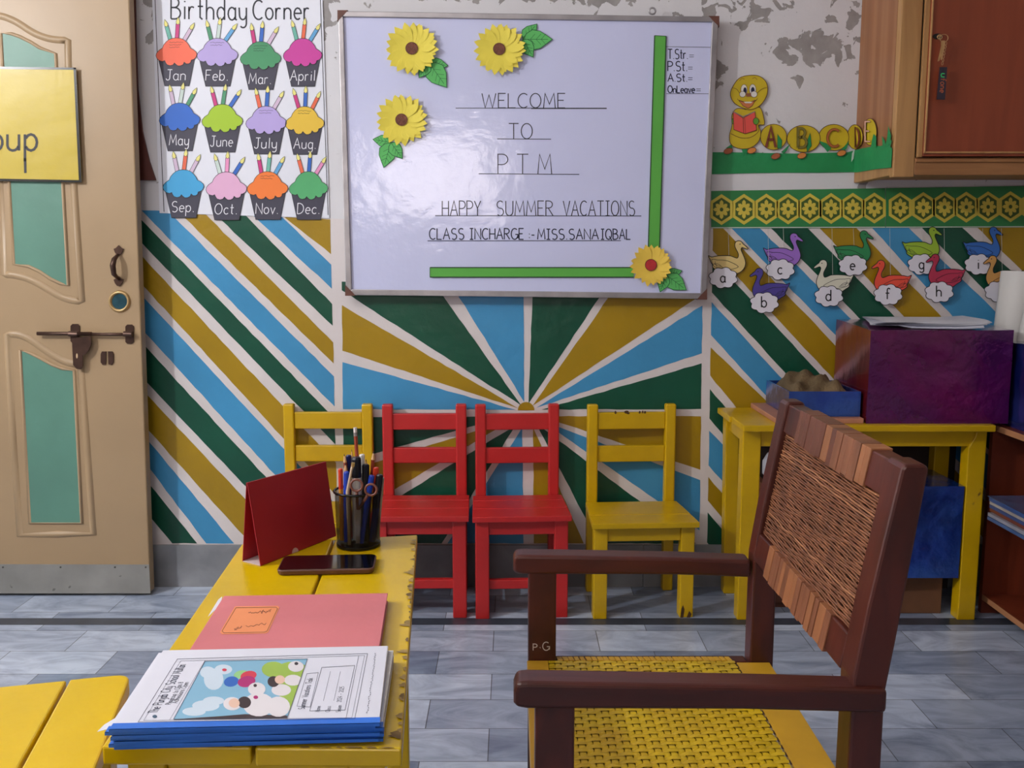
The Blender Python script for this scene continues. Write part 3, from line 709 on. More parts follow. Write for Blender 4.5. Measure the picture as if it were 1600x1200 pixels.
# ------------------------------------------------------------------ green and yellow border paper
def border(x0, x1, hexes, label):
    top = lambda x: 298.5 - (x - 1111) * 0.016; bot = lambda x: 357 - (x - 1111) * 0.003
    q = MB()
    xs = [x0 + (x1 - x0) * k / 8 for k in range(9)]
    o_ = [(x, top(x)) for x in xs] + [(x, bot(x)) for x in xs[::-1]]
    shape(q, o_, wm, 0.0035, 0, 0.0015)
    ribbon(q, [(x, bot(x) - 1.2) for x in xs], 0.7, wm, 0.0037, 2)
    for hx in hexes:
        hy = 327.5 - (hx - 1127) * 0.010; rx, ry = 17.2, 23.5
        hexp = [(hx, hy - ry), (hx + rx, hy - ry * .52), (hx + rx, hy + ry * .52), (hx, hy + ry), (hx - rx, hy + ry * .52), (hx - rx, hy - ry * .52)]
        ribbon(q, [(hx + (a - hx) * .91, hy + (b - hy) * .91) for a, b in hexp], 2.3, wm, 0.0038, 1, True)
        shape(q, [(hx + (a - hx) * .8, hy + (b - hy) * .8) for a, b in hexp], wm, 0.0037, 3)
        for k in range(8):
            a = k * math.pi / 4; ca, sa = math.cos(a), math.sin(a)
            l_ = 13.0 if k % 2 == 0 else 12.5
            if k in (2, 6): l_ = 15
            pt = [(3, 1.3), (7, 2.9), (l_ * .8, 2.8), (l_, 0), (l_ * .8, -2.8), (7, -2.9), (3, -1.3)]
            shape(q, [(hx + ca * a_ - sa * b_, hy + sa * a_ + ca * b_) for a_, b_ in pt], wm, 0.0039, 1)
        ribbon(q, ell(hx, hy, 4.6, 4.6, 12), 1.9, wm, 0.004, 1, True)
        shape(q, ell(hx, hy, 2.8, 3.2, 10), wm, 0.0042, 3)
    return tag(q.build('wall_border', [mk('green_border_paper', (48, 132, 72), 0.5, 0.04, 5, 0.1, 6), mk('yellow_border_motif', (214, 194, 74), 0.5, 0.05, 12), flat('border_white_edge', (210, 214, 206)), flat('dark_olive', (66, 92, 32))], recalc=False), label, 'border paper', 'green border paper under the cupboard')
border(1111, 1382.5, [1127, 1162, 1197, 1231, 1265, 1298, 1332, 1365.5], 'left length of green border paper with eight yellow hexagon flowers')
border(1383.5, 1730, [1406, 1442, 1475, 1509, 1543, 1578, 1613, 1648, 1682, 1716], 'right length of green border paper running under the wall cupboard')

# ------------------------------------------------------------------ paper swans on strings
SWAN_R = [(-125, -160), (-100, -150), (-70, -156), (-20, -160), (40, -158), (72, -146), (92, -142), (100, -160), (96, -182), (84, -205), (74, -228), (74, -250), (84, -266), (104, -272), (124, -264), (134, -248), (148, -238), (172, -216), (166, -208), (146, -214), (128, -220), (120, -208), (126, -186), (142, -150), (152, -118), (152, -90), (140, -62), (118, -40), (90, -26), (40, -20), (-20, -24), (-60, -50), (-90, -70), (-94, -92), (-104, -108), (-112, -130)]
WING = [(-100, -130), (-60, -128), (0, -126), (50, -108), (98, -80), (80, -66), (40, -56), (0, -58), (-50, -66), (-86, -84)]
swans = [('a', 1129, 434, 1, 15, -6, (226, 200, 130), 'cream yellow'), ('b', 1192, 472.5, -1, 65, 14, (78, 66, 150), 'dark violet blue'), ('c', 1218, 421, 1, 0, 0, (158, 112, 204), 'lilac'),
         ('d', 1292, 462.5, -1, 62, 0, (222, 220, 200), 'pale off-white'), ('e', 1331, 414.6, 1, -18, 12, (46, 140, 84), 'mid green'), ('f', 1384, 460, -1, 52, 15, (236, 84, 62), 'orange red'),
         ('g', 1438.5, 413, 1, -20, -8, (160, 196, 56), 'lime green'), ('h', 1463.5, 456, -1, 76, -12, (186, 50, 82), 'crimson'), ('i', 1527, 413, 1, 10, -8, (54, 112, 196), 'bright blue'), (None, 1556, 455, -1, 60, 4, (214, 160, 90), 'orange ochre')]
CLOUD = mk('white_cloud_card', (230, 228, 238), 0.6, 0.03)
for si, (ch, cx, cy, dr, ox, oy, col, cn) in enumerate(swans):
    sc_ = 1 / 4.8
    lay = 0.006 + (0.010 if dr < 0 else 0.0)
    P = lambda a, b: (cx + (a * dr + ox) * sc_, cy + (b + oy) * sc_)
    lab = f'{cn} paper swan with a white cloud lettered {ch} hanging under the border' if ch else 'orange ochre paper swan half hidden behind the rolled white charts'
    t = thing('paper_swan', wm(cx, cy + 15), lab, 'paper swan', 'paper swans hanging under the green border')
    q = MB(); body = smooth([P(a, b) for a, b in SWAN_R], 3, True)
    shape(q, body, wm, lay + 0.001, 0, 0.001); ribbon(q, body, 0.55, wm, lay + 0.0013, 1, True)
    wg = smooth([P(a, b) for a, b in WING], 3, True); ribbon(q, wg, 0.35, wm, lay + 0.0013, 1, True)
    for k in range(3): ribbon(q, smooth([P(-95 + 10 * k, -92 - 12 * k), P(-60, -100 + 12 * k), P(-30 + 8 * k, -84 + 6 * k)], 4), 0.3, wm, lay + 0.0013, 1)
    shape(q, ell(*P(112, -246), 0.9, 0.9, 8), wm, lay + 0.0014, 1)
    q.build('swan_cutout', [mk('swan_' + '_'.join(map(str, col)), col, 0.6, 0.05, 12), BLACK], t)
    q = MB(); cl = []
    for k in range(64):
        a = 2 * math.pi * k / 64; rr = 0.86 + 0.16 * abs(math.sin(4 * a + 0.5))
        cl.append((cx + 22.5 * rr * math.cos(a), cy + 16.5 * rr * math.sin(a)))
    shape(q, cl, wm, lay + 0.0035, 0, 0.001); ribbon(q, cl, 0.5, wm, lay + 0.0038, 1, True)
    q.build('cloud_cutout', [CLOUD, BLACK], t)
    if ch:
        q = MB(); h_ = 16 if ch not in 'bdfh' else 17; gw = G[ch][0] * h_ * 0.95
        text(q, ch, cx - gw / 2 - 0.5, cy + 7, h_, gw, 0.95, wm, lay + 0.004); q.build('letter', BLACK, t)
    q = MB(); sx = cx + (30 * dr + ox) * sc_; q.tube([wm(sx - 1, 357, 0.0045 if dr > 0 else 0.0142), wm(sx, cy - 28, lay - 0.0002)], 0.0006, 5)
    q.build('string', flat('white_thread', (196, 196, 190)), t)

# ------------------------------------------------------------------ wall cupboard
CX = 1.117
CYF = 2.872
CZB, CZT = 1.368, 2.30
CWOOD = mk('red_brown_laminate', (142, 66, 38), 0.42, 0.10, 5, 0.03, 30, grain=((118, 50, 28), 0.45, 9), stretch=(2.2, 2.2, 0.22))
CSIDE = mk('brown_side_board', (150, 98, 62), 0.5, 0.12, 5, grain=((172, 124, 84), 0.5, 6), stretch=(1, 4, 0.08))
CPINE = mk('pine_frame_wood', (184, 140, 88), 0.45, 0.12, 6, grain=((150, 104, 60), 0.55, 10), stretch=(3, 3, 0.3), spots=((96, 58, 34), 7, 0.70))
CPINEH = mk('pine_rail_wood', (168, 118, 72), 0.45, 0.12, 6, grain=((130, 86, 50), 0.55, 10), stretch=(0.3, 3, 3), spots=((90, 54, 32), 7, 0.72))
cb = thing('wall_cupboard', (1.55, 3.0, CZB), 'red-brown wooden wall cupboard with pine frame at the top right', 'cupboard')
MB().box(CX, CYF + 0.03, CZB + 0.035, CX + 0.018, W - 0.001, CZT).build('side_panel', CSIDE, cb)
q = MB(); q.box(CX, CYF + 0.03, CZB, CX + 0.03, W - 0.001, CZB + 0.035); q.box(CX, CYF, CZB - 0.006, CX + 0.062, CYF + 0.03, CZT); q.build('corner_post', CPINE, cb, bevel=0.003)
q = MB(); q.box(CX + 0.062, CYF, CZB, 1.98, CYF + 0.03, CZB + 0.05); q.box(CX + 0.062, CYF - 0.006, CZB + 0.036, 1.98, CYF, CZB + 0.046); q.build('bottom_rail', CPINEH, cb, bevel=0.002)
MB().box(CX + 0.03, CYF + 0.03, CZB + 0.01, 1.98, W - 0.001, CZB + 0.03).build('bottom_board', CPINEH, cb)
MB().box(CX, CYF, CZT, 1.98, W - 0.001, CZT + 0.02).build('top_board', CPINEH, cb)
cd = MB().box(CX + 0.078, CYF - 0.016, CZB + 0.052, 1.975, CYF, CZT).build('cupboard_door', CWOOD, cb, bevel=0.002)
q = MB()
q.box(CX + 0.064, CYF - 0.012, CZB + 0.05, CX + 0.078, CYF, CZT); q.box(CX + 0.078, CYF - 0.0225, CZB + 0.06, CX + 0.083, CYF - 0.016, CZT)
q.box(CX + 0.083, CYF - 0.0225, CZB + 0.06, 1.975, CYF - 0.016, CZB + 0.065)
q.build('door_beading', CPINE, cd, bevel=0.0015)
km = wallmap(CYF - 0.017)
q = MB(); shape(q, ell(1465, 57, 8, 4.5, 20), km, 0.0015, 0, 0.001); q.build('keyhole', flat('dark_keyhole', (18, 14, 12), 0.5), cd)
kb = thing('key_bunch', km(1463, 157, 0.02), 'bunch of brass keys with a narrow black tag hanging in the cupboard lock', 'keys')
KEYB = mk('key_brass', (196, 160, 112), 0.35, 0.1, 30, metal=0.7)
q = MB(); q.tube([km(1464, 58, 0.0), km(1464, 58, 0.018)], 0.0022, 8); q.tube([km(1464 + 3.5 * math.sin(t), 60 - 3.5 * math.cos(t), 0.018) for t in [k * math.pi / 6 for k in range(13)]], 0.0015, 6)
q.build('lock_key', KEYB, kb)
q = MB(); q.tube([km(1470 + 6 * math.sin(t), 62 - 6 * math.cos(t), 0.02 + 0.002 * math.sin(t)) for t in [k * math.pi / 8 for k in range(17)]], 0.0009, 6); q.build('split_ring', KEYB, kb)
for a, b in (((1468, 68), (1462, 97)), ((1469, 68), (1466, 95))):
    q = MB(); dx = 1.3
    shape(q, [(a[0] - 2.2, a[1] - 2), (a[0] + 2.2, a[1] - 2), (a[0] + 2.0, a[1] + 6), (b[0] + dx, b[1]), (b[0] - dx, b[1] + 1), (a[0] - 2, a[1] + 6)], km, 0.019 if a[0] == 1468 else 0.022, 0, 0.0018); q.build('key', KEYB, kb)
for k in range(7):
    q = MB(); c_ = (1473 - k * 0.9, 70 + k * 5.2)
    q.tube([km(c_[0] + 1.4 * math.cos(t), c_[1] + 2.7 * math.sin(t), 0.02 + 0.0012 * math.sin(t * (1 if k % 2 else -1))) for t in [j * math.pi / 4 for j in range(9)]], 0.0006, 5); q.build('chain_link', KEYB, kb)
q = MB(); tg = [(1463.5, 107), (1475, 107), (1471.5, 157.5), (1459, 157)]; shape(q, tg, km, 0.021, 0, 0.003)
kt = q.build('key_tag', mk('black_tag', (46, 38, 52), 0.35, 0.05), kb)
def rotmap(ox, oy, ang, base, d0=0.0):
    ca, sa = math.cos(ang), math.sin(ang)
    return lambda x, y, d=0.0: base(ox + ca * x - sa * y, oy + sa * x + ca * y, d + d0)
q = MB(); rm = rotmap(1465.5, 117, math.radians(94), km); text(q, 'u', 0, 0, 9, 5.5, 0.9, rm, 0.0214); q.build('tag_letter', flat('tag_green', (60, 200, 110)), kt)
q = MB(); text(q, 'fone', 7.5, 0, 8.5, 22, 0.55, rm, 0.0214); q.build('tag_lettering', flat('tag_orange', (190, 96, 56)), kt)

# ------------------------------------------------------------------ caterpillar frieze, folding round onto the cupboard side
lineX = lambda y: 1349.5 - 17.5 * y / 288
def bend(px, py, d=0.0):
    if px <= lineX(py) + 0.01: return wm(px, py, d)
    p = onX(px, py, CX - d)
    if p.y > W - d: p.y = W - d
    return p
LEFTR = [(900, -50), (lineX(-50), -50), (lineX(400), 400), (900, 400)]; RIGHTR = [(lineX(-50), -50), (1700, -50), (1700, 400), (lineX(400), 400)]
def bshape(mb_, pts, d, mi):
    for R_, side in ((LEFTR, 0), (RIGHTR, 1)):
        p = clip(pts, R_)
        if len(p) > 2:
            if side == 0: mb_.poly([wm(x, y, d) for x, y in p], mi)
            else:
                vs = []
                for x, y in p:
                    v = onX(max(x, lineX(y) + 0.02), y, CX - d); v.y = min(v.y, W - d); vs.append(v)
                mb_.poly(vs, mi)
def z5(x, y): return (1100 + x / 5, 100 + y / 5)
gr = MB()
bshape(gr, [z5(*p) for p in [(60, 690), (200, 690), (700, 700), (1120, 690), (1230, 660), (1340, 640), (1380, 640), (1440, 625), (1470, 660), (1462, 810), (1350, 820), (1200, 845), (900, 850), (600, 850), (300, 855), (60, 862)]], 0.003, 0)
blades = [((165, 660), (225, 620), (215, 660)), ((275, 610), (340, 650), (330, 700), (300, 700)), ((570, 550), (605, 600), (600, 660), (570, 660)), ((600, 690), (670, 625), (640, 680), (620, 700)), ((825, 540), (835, 640), (800, 690), (795, 620)), ((890, 600), (950, 620), (990, 660), (960, 690)), ((1130, 600), (1110, 660), (1080, 690), (1060, 680)),
          ((1325, 545), (1345, 570), (1345, 650), (1305, 650), (1310, 600)), ((1390, 560), (1412, 600), (1420, 640), (1395, 640)), ((1440, 480), (1450, 520), (1462, 560), (1455, 600), (1440, 640), (1415, 640), (1430, 580)), ((1460, 590), (1467, 600), (1455, 650), (1440, 650))]
for b_ in blades: bshape(gr, [z5(*p) for p in b_], 0.0062, 0)
for b_ in blades[2:5]: ribbon(gr, [z5(*p) for p in b_], 0.3, bend, 0.0064, 1, True)
bshape(gr, [z5(1165, 670), z5(1172, 668), z5(1162, 740), z5(1145, 768), z5(1150, 700)], 0.0072, 2)
tag(gr.build('paper_grass', [mk('green_crepe_paper', (30, 142, 80), 0.6, 0.08, 9, 0.5, 14), flat('blade_line', (14, 84, 44)), flat('paper_white_back', (214, 222, 214))], recalc=False), 'green cut-paper grass strip below the caterpillar, wrapping onto the cupboard side', 'paper grass')
CAT = mk('caterpillar_yellow', (206, 180, 30), 0.6, 0.06, 8); CATL = flat('brown_outline', (92, 50, 26))
ct_ = thing('paper_caterpillar', wm(1230, 240), 'yellow paper caterpillar reading a red book with letters A to E on its body', 'paper caterpillar')
def bpart(name, items, parent):
    q = MB()
    mats = []
    for pts, d_, col, ol in items:
        m = col
        if m not in mats: mats.append(m)
        bshape(q, pts, d_, mats.index(m))
        if ol:
            if CATL not in mats: mats.append(CATL)
            ribbon(q, pts, ol, bend, d_ + 0.0003, mats.index(CATL), True)
    return q.build(name, mats, parent, recalc=False)
segs = [(540, 572, 103, 100), (775, 585, 130, 105), (1010, 575, 118, 102)]
bpart('body_segment', [([(1100 + a / 5, 100 + b / 5) for a, b in ell(1178, 570, 62, 96, 24)], 0.0036, CAT, 0.45)], ct_)
bpart('body_segment', [([(1100 + a / 5, 100 + b / 5) for a, b in ell(1296, 530, 52, 105, 24)], 0.0048, CAT, 0.45)], ct_)
for i, s_ in enumerate(segs[::-1]):
    bpart('body_segment', [([(1100 + a / 5, 100 + b / 5) for a, b in ell(*s_, 28)], 0.004 + 0.0007 * i, CAT, 0.45)], ct_)
bpart('torso', [([z5(*p) for p in smooth([(255, 350), (340, 358), (430, 340), (462, 420), (465, 475), (425, 480), (440, 540), (420, 610), (350, 660), (260, 660), (205, 625), (195, 560), (215, 480), (215, 400)], 4, True)], 0.0064, CAT, 0.45)], ct_)
q = MB(); ribbon(q, smooth([z5(205, 545), z5(280, 578), z5(360, 575), z5(420, 530), z5(420, 480)], 5), 0.4, bend, 0.0069); q.build('belly_line', CATL, ct_)
hd = bpart('head', [([z5(*p) for p in smooth([(215, 190), (270, 115), (350, 92), (430, 100), (485, 155), (488, 240), (440, 320), (370, 358), (310, 350), (235, 310), (203, 250)], 4, True)], 0.0078, CAT, 0.5)], ct_)
EYEW = flat('eye_white', (226, 222, 214)); EYEB = flat('eye_dark_blue', (24, 34, 70)); NOSE = flat('nose_brown', (150, 92, 60)); MOUTH = flat('mouth_orange', (206, 120, 70))
q = MB()
for (x, y, rx, ry, c_) in ((308, 205, 25, 42, 0), (375, 203, 26, 42, 0), (315, 212, 13, 26, 1), (376, 208, 14, 24, 1), (296, 240, 24, 23, 0), (385, 240, 25, 24, 0)):
    e_ = [(1100 + a / 5, 100 + b / 5) for a, b in ell(x, y, rx, ry, 20)]; dz_ = 0.0084 + 0.0003 * (c_ + (2 if y == 240 else 0))
    shape(q, e_, bend, dz_, c_)
    if c_ == 0: ribbon(q, e_, 0.3, bend, dz_ + 0.0001, 4, True)
shape(q, [z5(322, 232), z5(362, 232), z5(362, 258), z5(324, 260)], bend, 0.0098, 2)
mo = [z5(265, 285), z5(300, 296), z5(350, 302), z5(395, 285), z5(372, 330), z5(340, 350), z5(300, 330)]
shape(q, mo, bend, 0.0086, 3); ribbon(q, mo, 0.4, bend, 0.0088, 4, True); shape(q, [z5(305, 298), z5(375, 298), z5(362, 310), z5(318, 310)], bend, 0.0089, 0)
ribbon(q, smooth([z5(255, 275), z5(275, 292), z5(340, 304), z5(395, 292), z5(412, 272)], 4), 0.35, bend, 0.0088, 4)
ribbon(q, smooth([z5(218, 190), z5(250, 200), z5(272, 230)], 4), 0.3, bend, 0.0086, 4); ribbon(q, smooth([z5(410, 230), z5(445, 200), z5(487, 188)], 4), 0.3, bend, 0.0086, 4)
ribbon(q, smooth([z5(272, 135), z5(290, 118), z5(312, 122)], 4), 0.3, bend, 0.0086, 4); ribbon(q, smooth([z5(372, 120), z5(392, 110), z5(410, 126)], 4), 0.3, bend, 0.0086, 4)
q.build('face', [EYEW, EYEB, NOSE, MOUTH, CATL], hd, recalc=False)
bpart('book', [([z5(222, 375), z5(300, 425), z5(393, 375), z5(405, 520), z5(315, 548), z5(228, 515)], 0.0086, flat('red_book_paper', (232, 86, 76)), 0.45)], ct_)
q = MB(); ribbon(q, [z5(300, 425), z5(305, 545)], 0.4, bend, 0.009); ribbon(q, [z5(312, 425), z5(320, 546)], 0.3, bend, 0.009); ribbon(q, [z5(222, 375), z5(300, 415), z5(393, 375)], 0.9, bend, 0.0091, 1); q.build('book_lines', [CATL, flat('book_page_grey', (150, 130, 120))], ct_)
HANDG = flat('hand_green', (96, 160, 50))
bpart('hand', [([(1100 + a / 5, 100 + b / 5) for a, b in ell(400, 450, 22, 27, 14)], 0.0095, HANDG, 0.4)], ct_)
bpart('hand', [([(1100 + a / 5, 100 + b / 5) for a, b in ell(222, 450, 10, 22, 12)], 0.0082, HANDG, 0.35)], ct_)
FOOT = flat('foot_orange', (222, 138, 66)); FOOT2 = flat('foot_brown', (168, 92, 56))
for x, y, c_, lx, ly in ((185, 682, FOOT2, 205, 650), (368, 678, FOOT, 375, 650), (555, 722, FOOT2, 530, 680), (758, 718, FOOT, 760, 690), (1068, 698, FOOT, 1080, 680)):
    bpart('foot', [([(1100 + a / 5, 100 + b / 5) for a, b in ell(x, y, 36, 22, 16, -0.3)], 0.0078, c_, 0.4)], ct_)
for ch, x, y, w_, h_, col in (('A', 480, 652, 74, 155, (134, 62, 44)), ('B', 728, 655, 66, 150, (124, 116, 44)), ('C', 958, 648, 92, 135, (176, 100, 48)), ('D', 1176, 652, 36, 150, (112, 44, 26)), ('E', 1258, 605, 40, 155, (226, 176, 150))):
    q = MB(); P0 = z5(x, y)
    text(q, ch, P0[0], P0[1], h_ / 5, w_ / 5, 2.1 if ch in 'ABC' else 1.5, bend, 0.0088, 1); text(q, ch, P0[0], P0[1], h_ / 5, w_ / 5, 1.5 if ch in 'ABC' else 1.0, bend, 0.0092, 0)
    q.build('body_letter', [flat('letter_' + ch.lower() + '_colour', col), CATL], ct_, recalc=False)

# ------------------------------------------------------------------ children's wooden chairs
def zat(py, y=3.16): return onY(800, py, y).z
def kid_chair(name, paint, label, seat_z, stretcher, r1, r2, x, y, rot, group, fw=.1675):
    t = thing(name, (0, 0, 0), label, 'chair', group)
    top = 0.643
    def B(nm, x0, y0, z0, x1, y1, z1, bev=0.003, parent=t):
        return MB().box(x0, y0, z0, x1, y1, z1).build(nm, paint, parent, bevel=bev)
    for s in (-1, 1):
        xo = s * min(0.1485, fw - .014); xi = s * (min(0.1485, fw - .014) - .0355)
        q = MB(); a, b = sorted((xo, xi))
        q.hexa([(a, .112, 0), (b, .112, 0), (b, .145, 0), (a, .145, 0), (a, .118, top), (b, .118, top), (b, .148, top), (a, .148, top)])
        q.build('back_post', paint, t, bevel=0.005)
        fx = s * (fw - .009); fi = s * (fw - .052); a, b = sorted((fx, fi))
        B('front_leg', a, -.132, 0, b, -.090, seat_z - 0.017)
        # side aprons and side stretchers
        a, b = sorted((s * .118, s * .138))
        B('side_rail', a, -.09, seat_z - .062, b, .113, seat_z - .018)
        if stretcher: B('side_stretcher', a, -.09, .075, b, .112, .105)
    B('back_rail', -.113, .124, zat(r1[1]), .113, .142, zat(r1[0]))
    B('back_rail', -.113, .124, zat(r2[1]), .113, .142, zat(r2[0]))
    B('front_apron', -.116, -.124, seat_z - .066, .116, -.106, seat_z - .017)
    B('rear_apron', -.113, .118, seat_z - .06, .113, .136, seat_z - .018)
    if stretcher: B('front_stretcher', -.116, -.118, .092, .116, -.096, .122)
    else: B('rear_stretcher', -.113, .12, .09, .113, .14, .12)
    q = MB(); ys = [-.152, -.052, .047, .112]
    def hw(yy): return fw - (fw - min(.152, fw - .006)) * (yy + .152) / .3
    for i in range(3):
        y0, y1 = ys[i] + (.0008 if i else 0), ys[i + 1] - .0008; jz = random.uniform(-.0006, .0006)
        q.hexa([(-hw(y0), y0, seat_z - .018), (hw(y0), y0, seat_z - .018), (hw(y1), y1, seat_z - .018), (-hw(y1), y1, seat_z - .018),
                (-hw(y0), y0, seat_z + jz), (hw(y0), y0, seat_z + jz), (hw(y1), y1, seat_z + jz), (-hw(y1), y1, seat_z + jz)])
    q.build('seat', paint, t, bevel=0.002)
    t.location = (x, y, 0); t.rotation_euler = (0, 0, rot)
    return t
GC = "children's wooden chairs in a row against the painted wall"
yc = kid_chair('kid_chair', YPAINT, 'yellow wooden child chair at the left end of the row, behind the pen cup', .315, False, (644, 670), (696, 721), -.614, 3.035, 0.0, GC)
y2 = copy_tree(yc); y2.location = (.406, 3.03, 0); y2.rotation_euler = (0, 0, math.radians(3.2)); y2['label'] = 'yellow wooden child chair at the right end of the row, nearest the yellow side table'
rc = kid_chair('kid_chair', RPAINT, 'red wooden child chair just right of the pen cup, beside the other red chair', .336, True, (646, 671), (699, 723), -.290, 3.03, math.radians(1.0), GC, .154)
r2_ = copy_tree(rc); r2_.location = (.024, 3.03, 0); r2_.rotation_euler = (0, 0, math.radians(3.0)); r2_['label'] = 'red wooden child chair with front leg beside the yellow chair, under the sunburst centre'
# worn paint flakes on the right yellow chair's top rail and leg
q = MB(); FLK = mk('dark_bare_chip', (84, 56, 24), 0.7, 0.2, 40)
for x_, z_, w_, h_ in ((-.055, .620, .004, .010), (-.018, .621, .009, .009), (-.012, .617, .006, .006), (.026, .620, .004, .008), (.036, .621, .003, .009), (.044, .620, .004, .008)):
    q.poly([(x_ + w_ * math.cos(a) * random.uniform(.7, 1.1), .1236, z_ + h_ * .6 * math.sin(a) - .004) for a in [k * math.pi / 4 for k in range(8)]])
q.poly([(.118, -.1326, .0), (.128, -.1326, .0), (.131, -.1326, .028), (.126, -.1326, .042), (.121, -.1326, .030)]); q.poly([(.138, -.1326, 0), (.15, -.1326, 0), (.154, -.1326, .012), (.146, -.1326, .022)])
q.v = [v for v in q.v]
OFF[y2.name_full] = Vector((0, 0, 0)); q.build('chipped_paint', FLK, y2, recalc=False)

# ------------------------------------------------------------------ yellow side table by the right wall
st_ = thing('side_table', (1.07, 3.0, 0), 'tall yellow wooden side table carrying the purple foil box', 'table')
TZ = .628
def SB(nm, x0, y0, z0, x1, y1, z1, bev=0.003): return MB().box(x0, y0, z0, x1, y1, z1).build(nm, YPAINT, st_, bevel=bev)
q = MB(); q.box(.695, 2.84, TZ - .02, 1.455, 3.0, TZ); q.box(.690, 3.002, TZ - .02, 1.455, 3.185, TZ - .0008); q.build('tabletop', YPAINT, st_, bevel=0.003)
SB('leg', .706, 2.885, 0, .762, 2.935, TZ - .02)
q = MB(); q.hexa([(.715, 3.12, 0), (.758, 3.12, 0), (.758, 3.165, 0), (.715, 3.165, 0), (.705, 3.12, TZ - .02), (.75, 3.12, TZ - .02), (.75, 3.165, TZ - .02), (.705, 3.165, TZ - .02)]); q.build('leg', YPAINT, st_, bevel=.003)
q = MB(); pr = [(1.452, 0), (1.452, TZ - .02), (1.385, TZ - .02), (1.385, .565), (1.37, .548), (1.368, .50), (1.392, .47), (1.392, .17), (1.385, .15), (1.396, 0)]
pr = [(1.452, 0), (1.452, TZ - .02), (1.420, TZ - .02), (1.416, .585), (1.397, .55), (1.398, .14), (1.397, 0)]
q.prism([(x, 2.885, z) for x, z in pr], [(x, 2.935, z) for x, z in pr]); q.build('leg', YPAINT, st_, bevel=.003)
SB('leg', 1.40, 3.12, 0, 1.45, 3.165, TZ - .02)
SB('apron', .762, 2.892, TZ - .075, 1.418, 2.915, TZ - .02); SB('apron', .718, 2.935, TZ - .07, .742, 3.12, TZ - .02); SB('apron', .75, 3.14, TZ - .07, 1.40, 3.16, TZ - .02)
MB().box(.72, 2.94, .10, .745, 3.12, .13).build('side_stretcher', BARE, st_, bevel=.003)

FOILP = mk('purple_foil_wrap', (116, 2, 96), 0.2, 0.25, 2.2, 1.0, 15, metal=0.55, coat=0.9, grain=((52, 0, 92), .8, 1.3))
FOILR = mk('red_purple_foil_wrap', (140, 34, 44), 0.25, 0.3, 4, 0.6, 12, metal=0.5, coat=0.8, grain=((96, 20, 80), .7, 5), stretch=(1, 1, .4))
FOILB = mk('blue_foil_wrap', (18, 62, 158), 0.2, 0.3, 4, 1.0, 16, metal=0.5, coat=0.9, grain=((60, 110, 190), .5, 5))
FOILD = mk('dark_blue_foil_wrap', (24, 36, 110), 0.22, 0.3, 4, 0.5, 10, metal=0.5, coat=0.9, grain=((60, 70, 150), .5, 4))
def crumple_box(name, x0, y0, z0, x1, y1, z1, mats, parent=None, amp=.004, n=9, back=0.0, side=0, seed=1):
    """wrapped carton: box whose faces are gridded and slightly dented"""
    rnd = random.Random(seed)
    bm = bmesh.new(); bmesh.ops.create_cube(bm, size=1.0)
    bmesh.ops.subdivide_edges(bm, edges=bm.edges[:], cuts=n, use_grid_fill=True)
    for v in bm.verts:
        e = sum(abs(abs(c_) - .5) < 1e-4 for c_ in v.co)
        f_ = amp if e == 1 else amp * .45
        X = x0 + (v.co.x + .5) * (x1 - x0); Y = y0 + (v.co.y + .5) * (y1 - y0); Z = z0 + (v.co.z + .5) * (z1 - z0)
        Z += back * (v.co.y + .5) * (v.co.z + .5)
        j = [rnd.uniform(-f_, f_) for _ in range(3)]
        if v.co.z < -.49: j[2] = 0
        if v.co.y > .49: j[1] = -abs(j[1])
        v.co = Vector((X + j[0], Y + j[1], Z + j[2]))
    q = MB(); bm.verts.index_update()
    vs = [v.co.copy() for v in bm.verts]; fs = []; ms = []
    for f in bm.faces:
        fs.append([v.index for v in f.verts]); f.normal_update()
        ms.append(side if f.normal.x < -.8 else 0)
    bm.free(); q.v = vs; q.f = fs; q.m = ms
    o = q.build(name, mats, parent, smooth=True, bevel=0); o.data.set_sharp_from_angle(angle=math.radians(38)); return o
o = crumple_box('wrapped_box', 1.075, 2.872, TZ, 1.505, 3.18, .912, [FOILP, FOILR], amp=.0022, back=.012, side=1, seed=3, n=7)
tag(o, 'big carton wrapped in shiny purple foil standing on the yellow side table', 'box')
# loose sheets on the box
SHEET = mk('white_paper_sheets', (226, 228, 240), 0.5, 0.02)
ss = thing('paper_stack', (1.27, 3.02, .92), 'stack of white paper sheets lying on top of the purple box', 'papers')
for k in range(4):
    a = math.radians(-16 + 4 * k); cx_, cy_ = 1.285 + .004 * k, 3.01 + .003 * k; z_ = .9285 + .0022 * k
    q = MB(); n = 8; grid = []
    for i in range(n + 1):
        for j in range(n + 1):
            u, v = (i / n - .5) * .32, (j / n - .5) * .23
            droop = -.010 * max(0, (-v - .05) / .06) ** 2 * (1 if i > 2 else .4)
            grid.append((cx_ + u * math.cos(a) - v * math.sin(a), cy_ + u * math.sin(a) + v * math.cos(a), z_ + .004 * max(0, (u - .1) / .05) + (droop if k == 0 else droop * .5)))
    fs = [(i * (n + 1) + j, (i + 1) * (n + 1) + j, (i + 1) * (n + 1) + j + 1, i * (n + 1) + j + 1) for i in range(n) for j in range(n)]
    q.add(grid, fs); q.add([(x, y, z - .0018) for x, y, z in grid], fs); q.build('sheet', SHEET, ss, recalc=False)
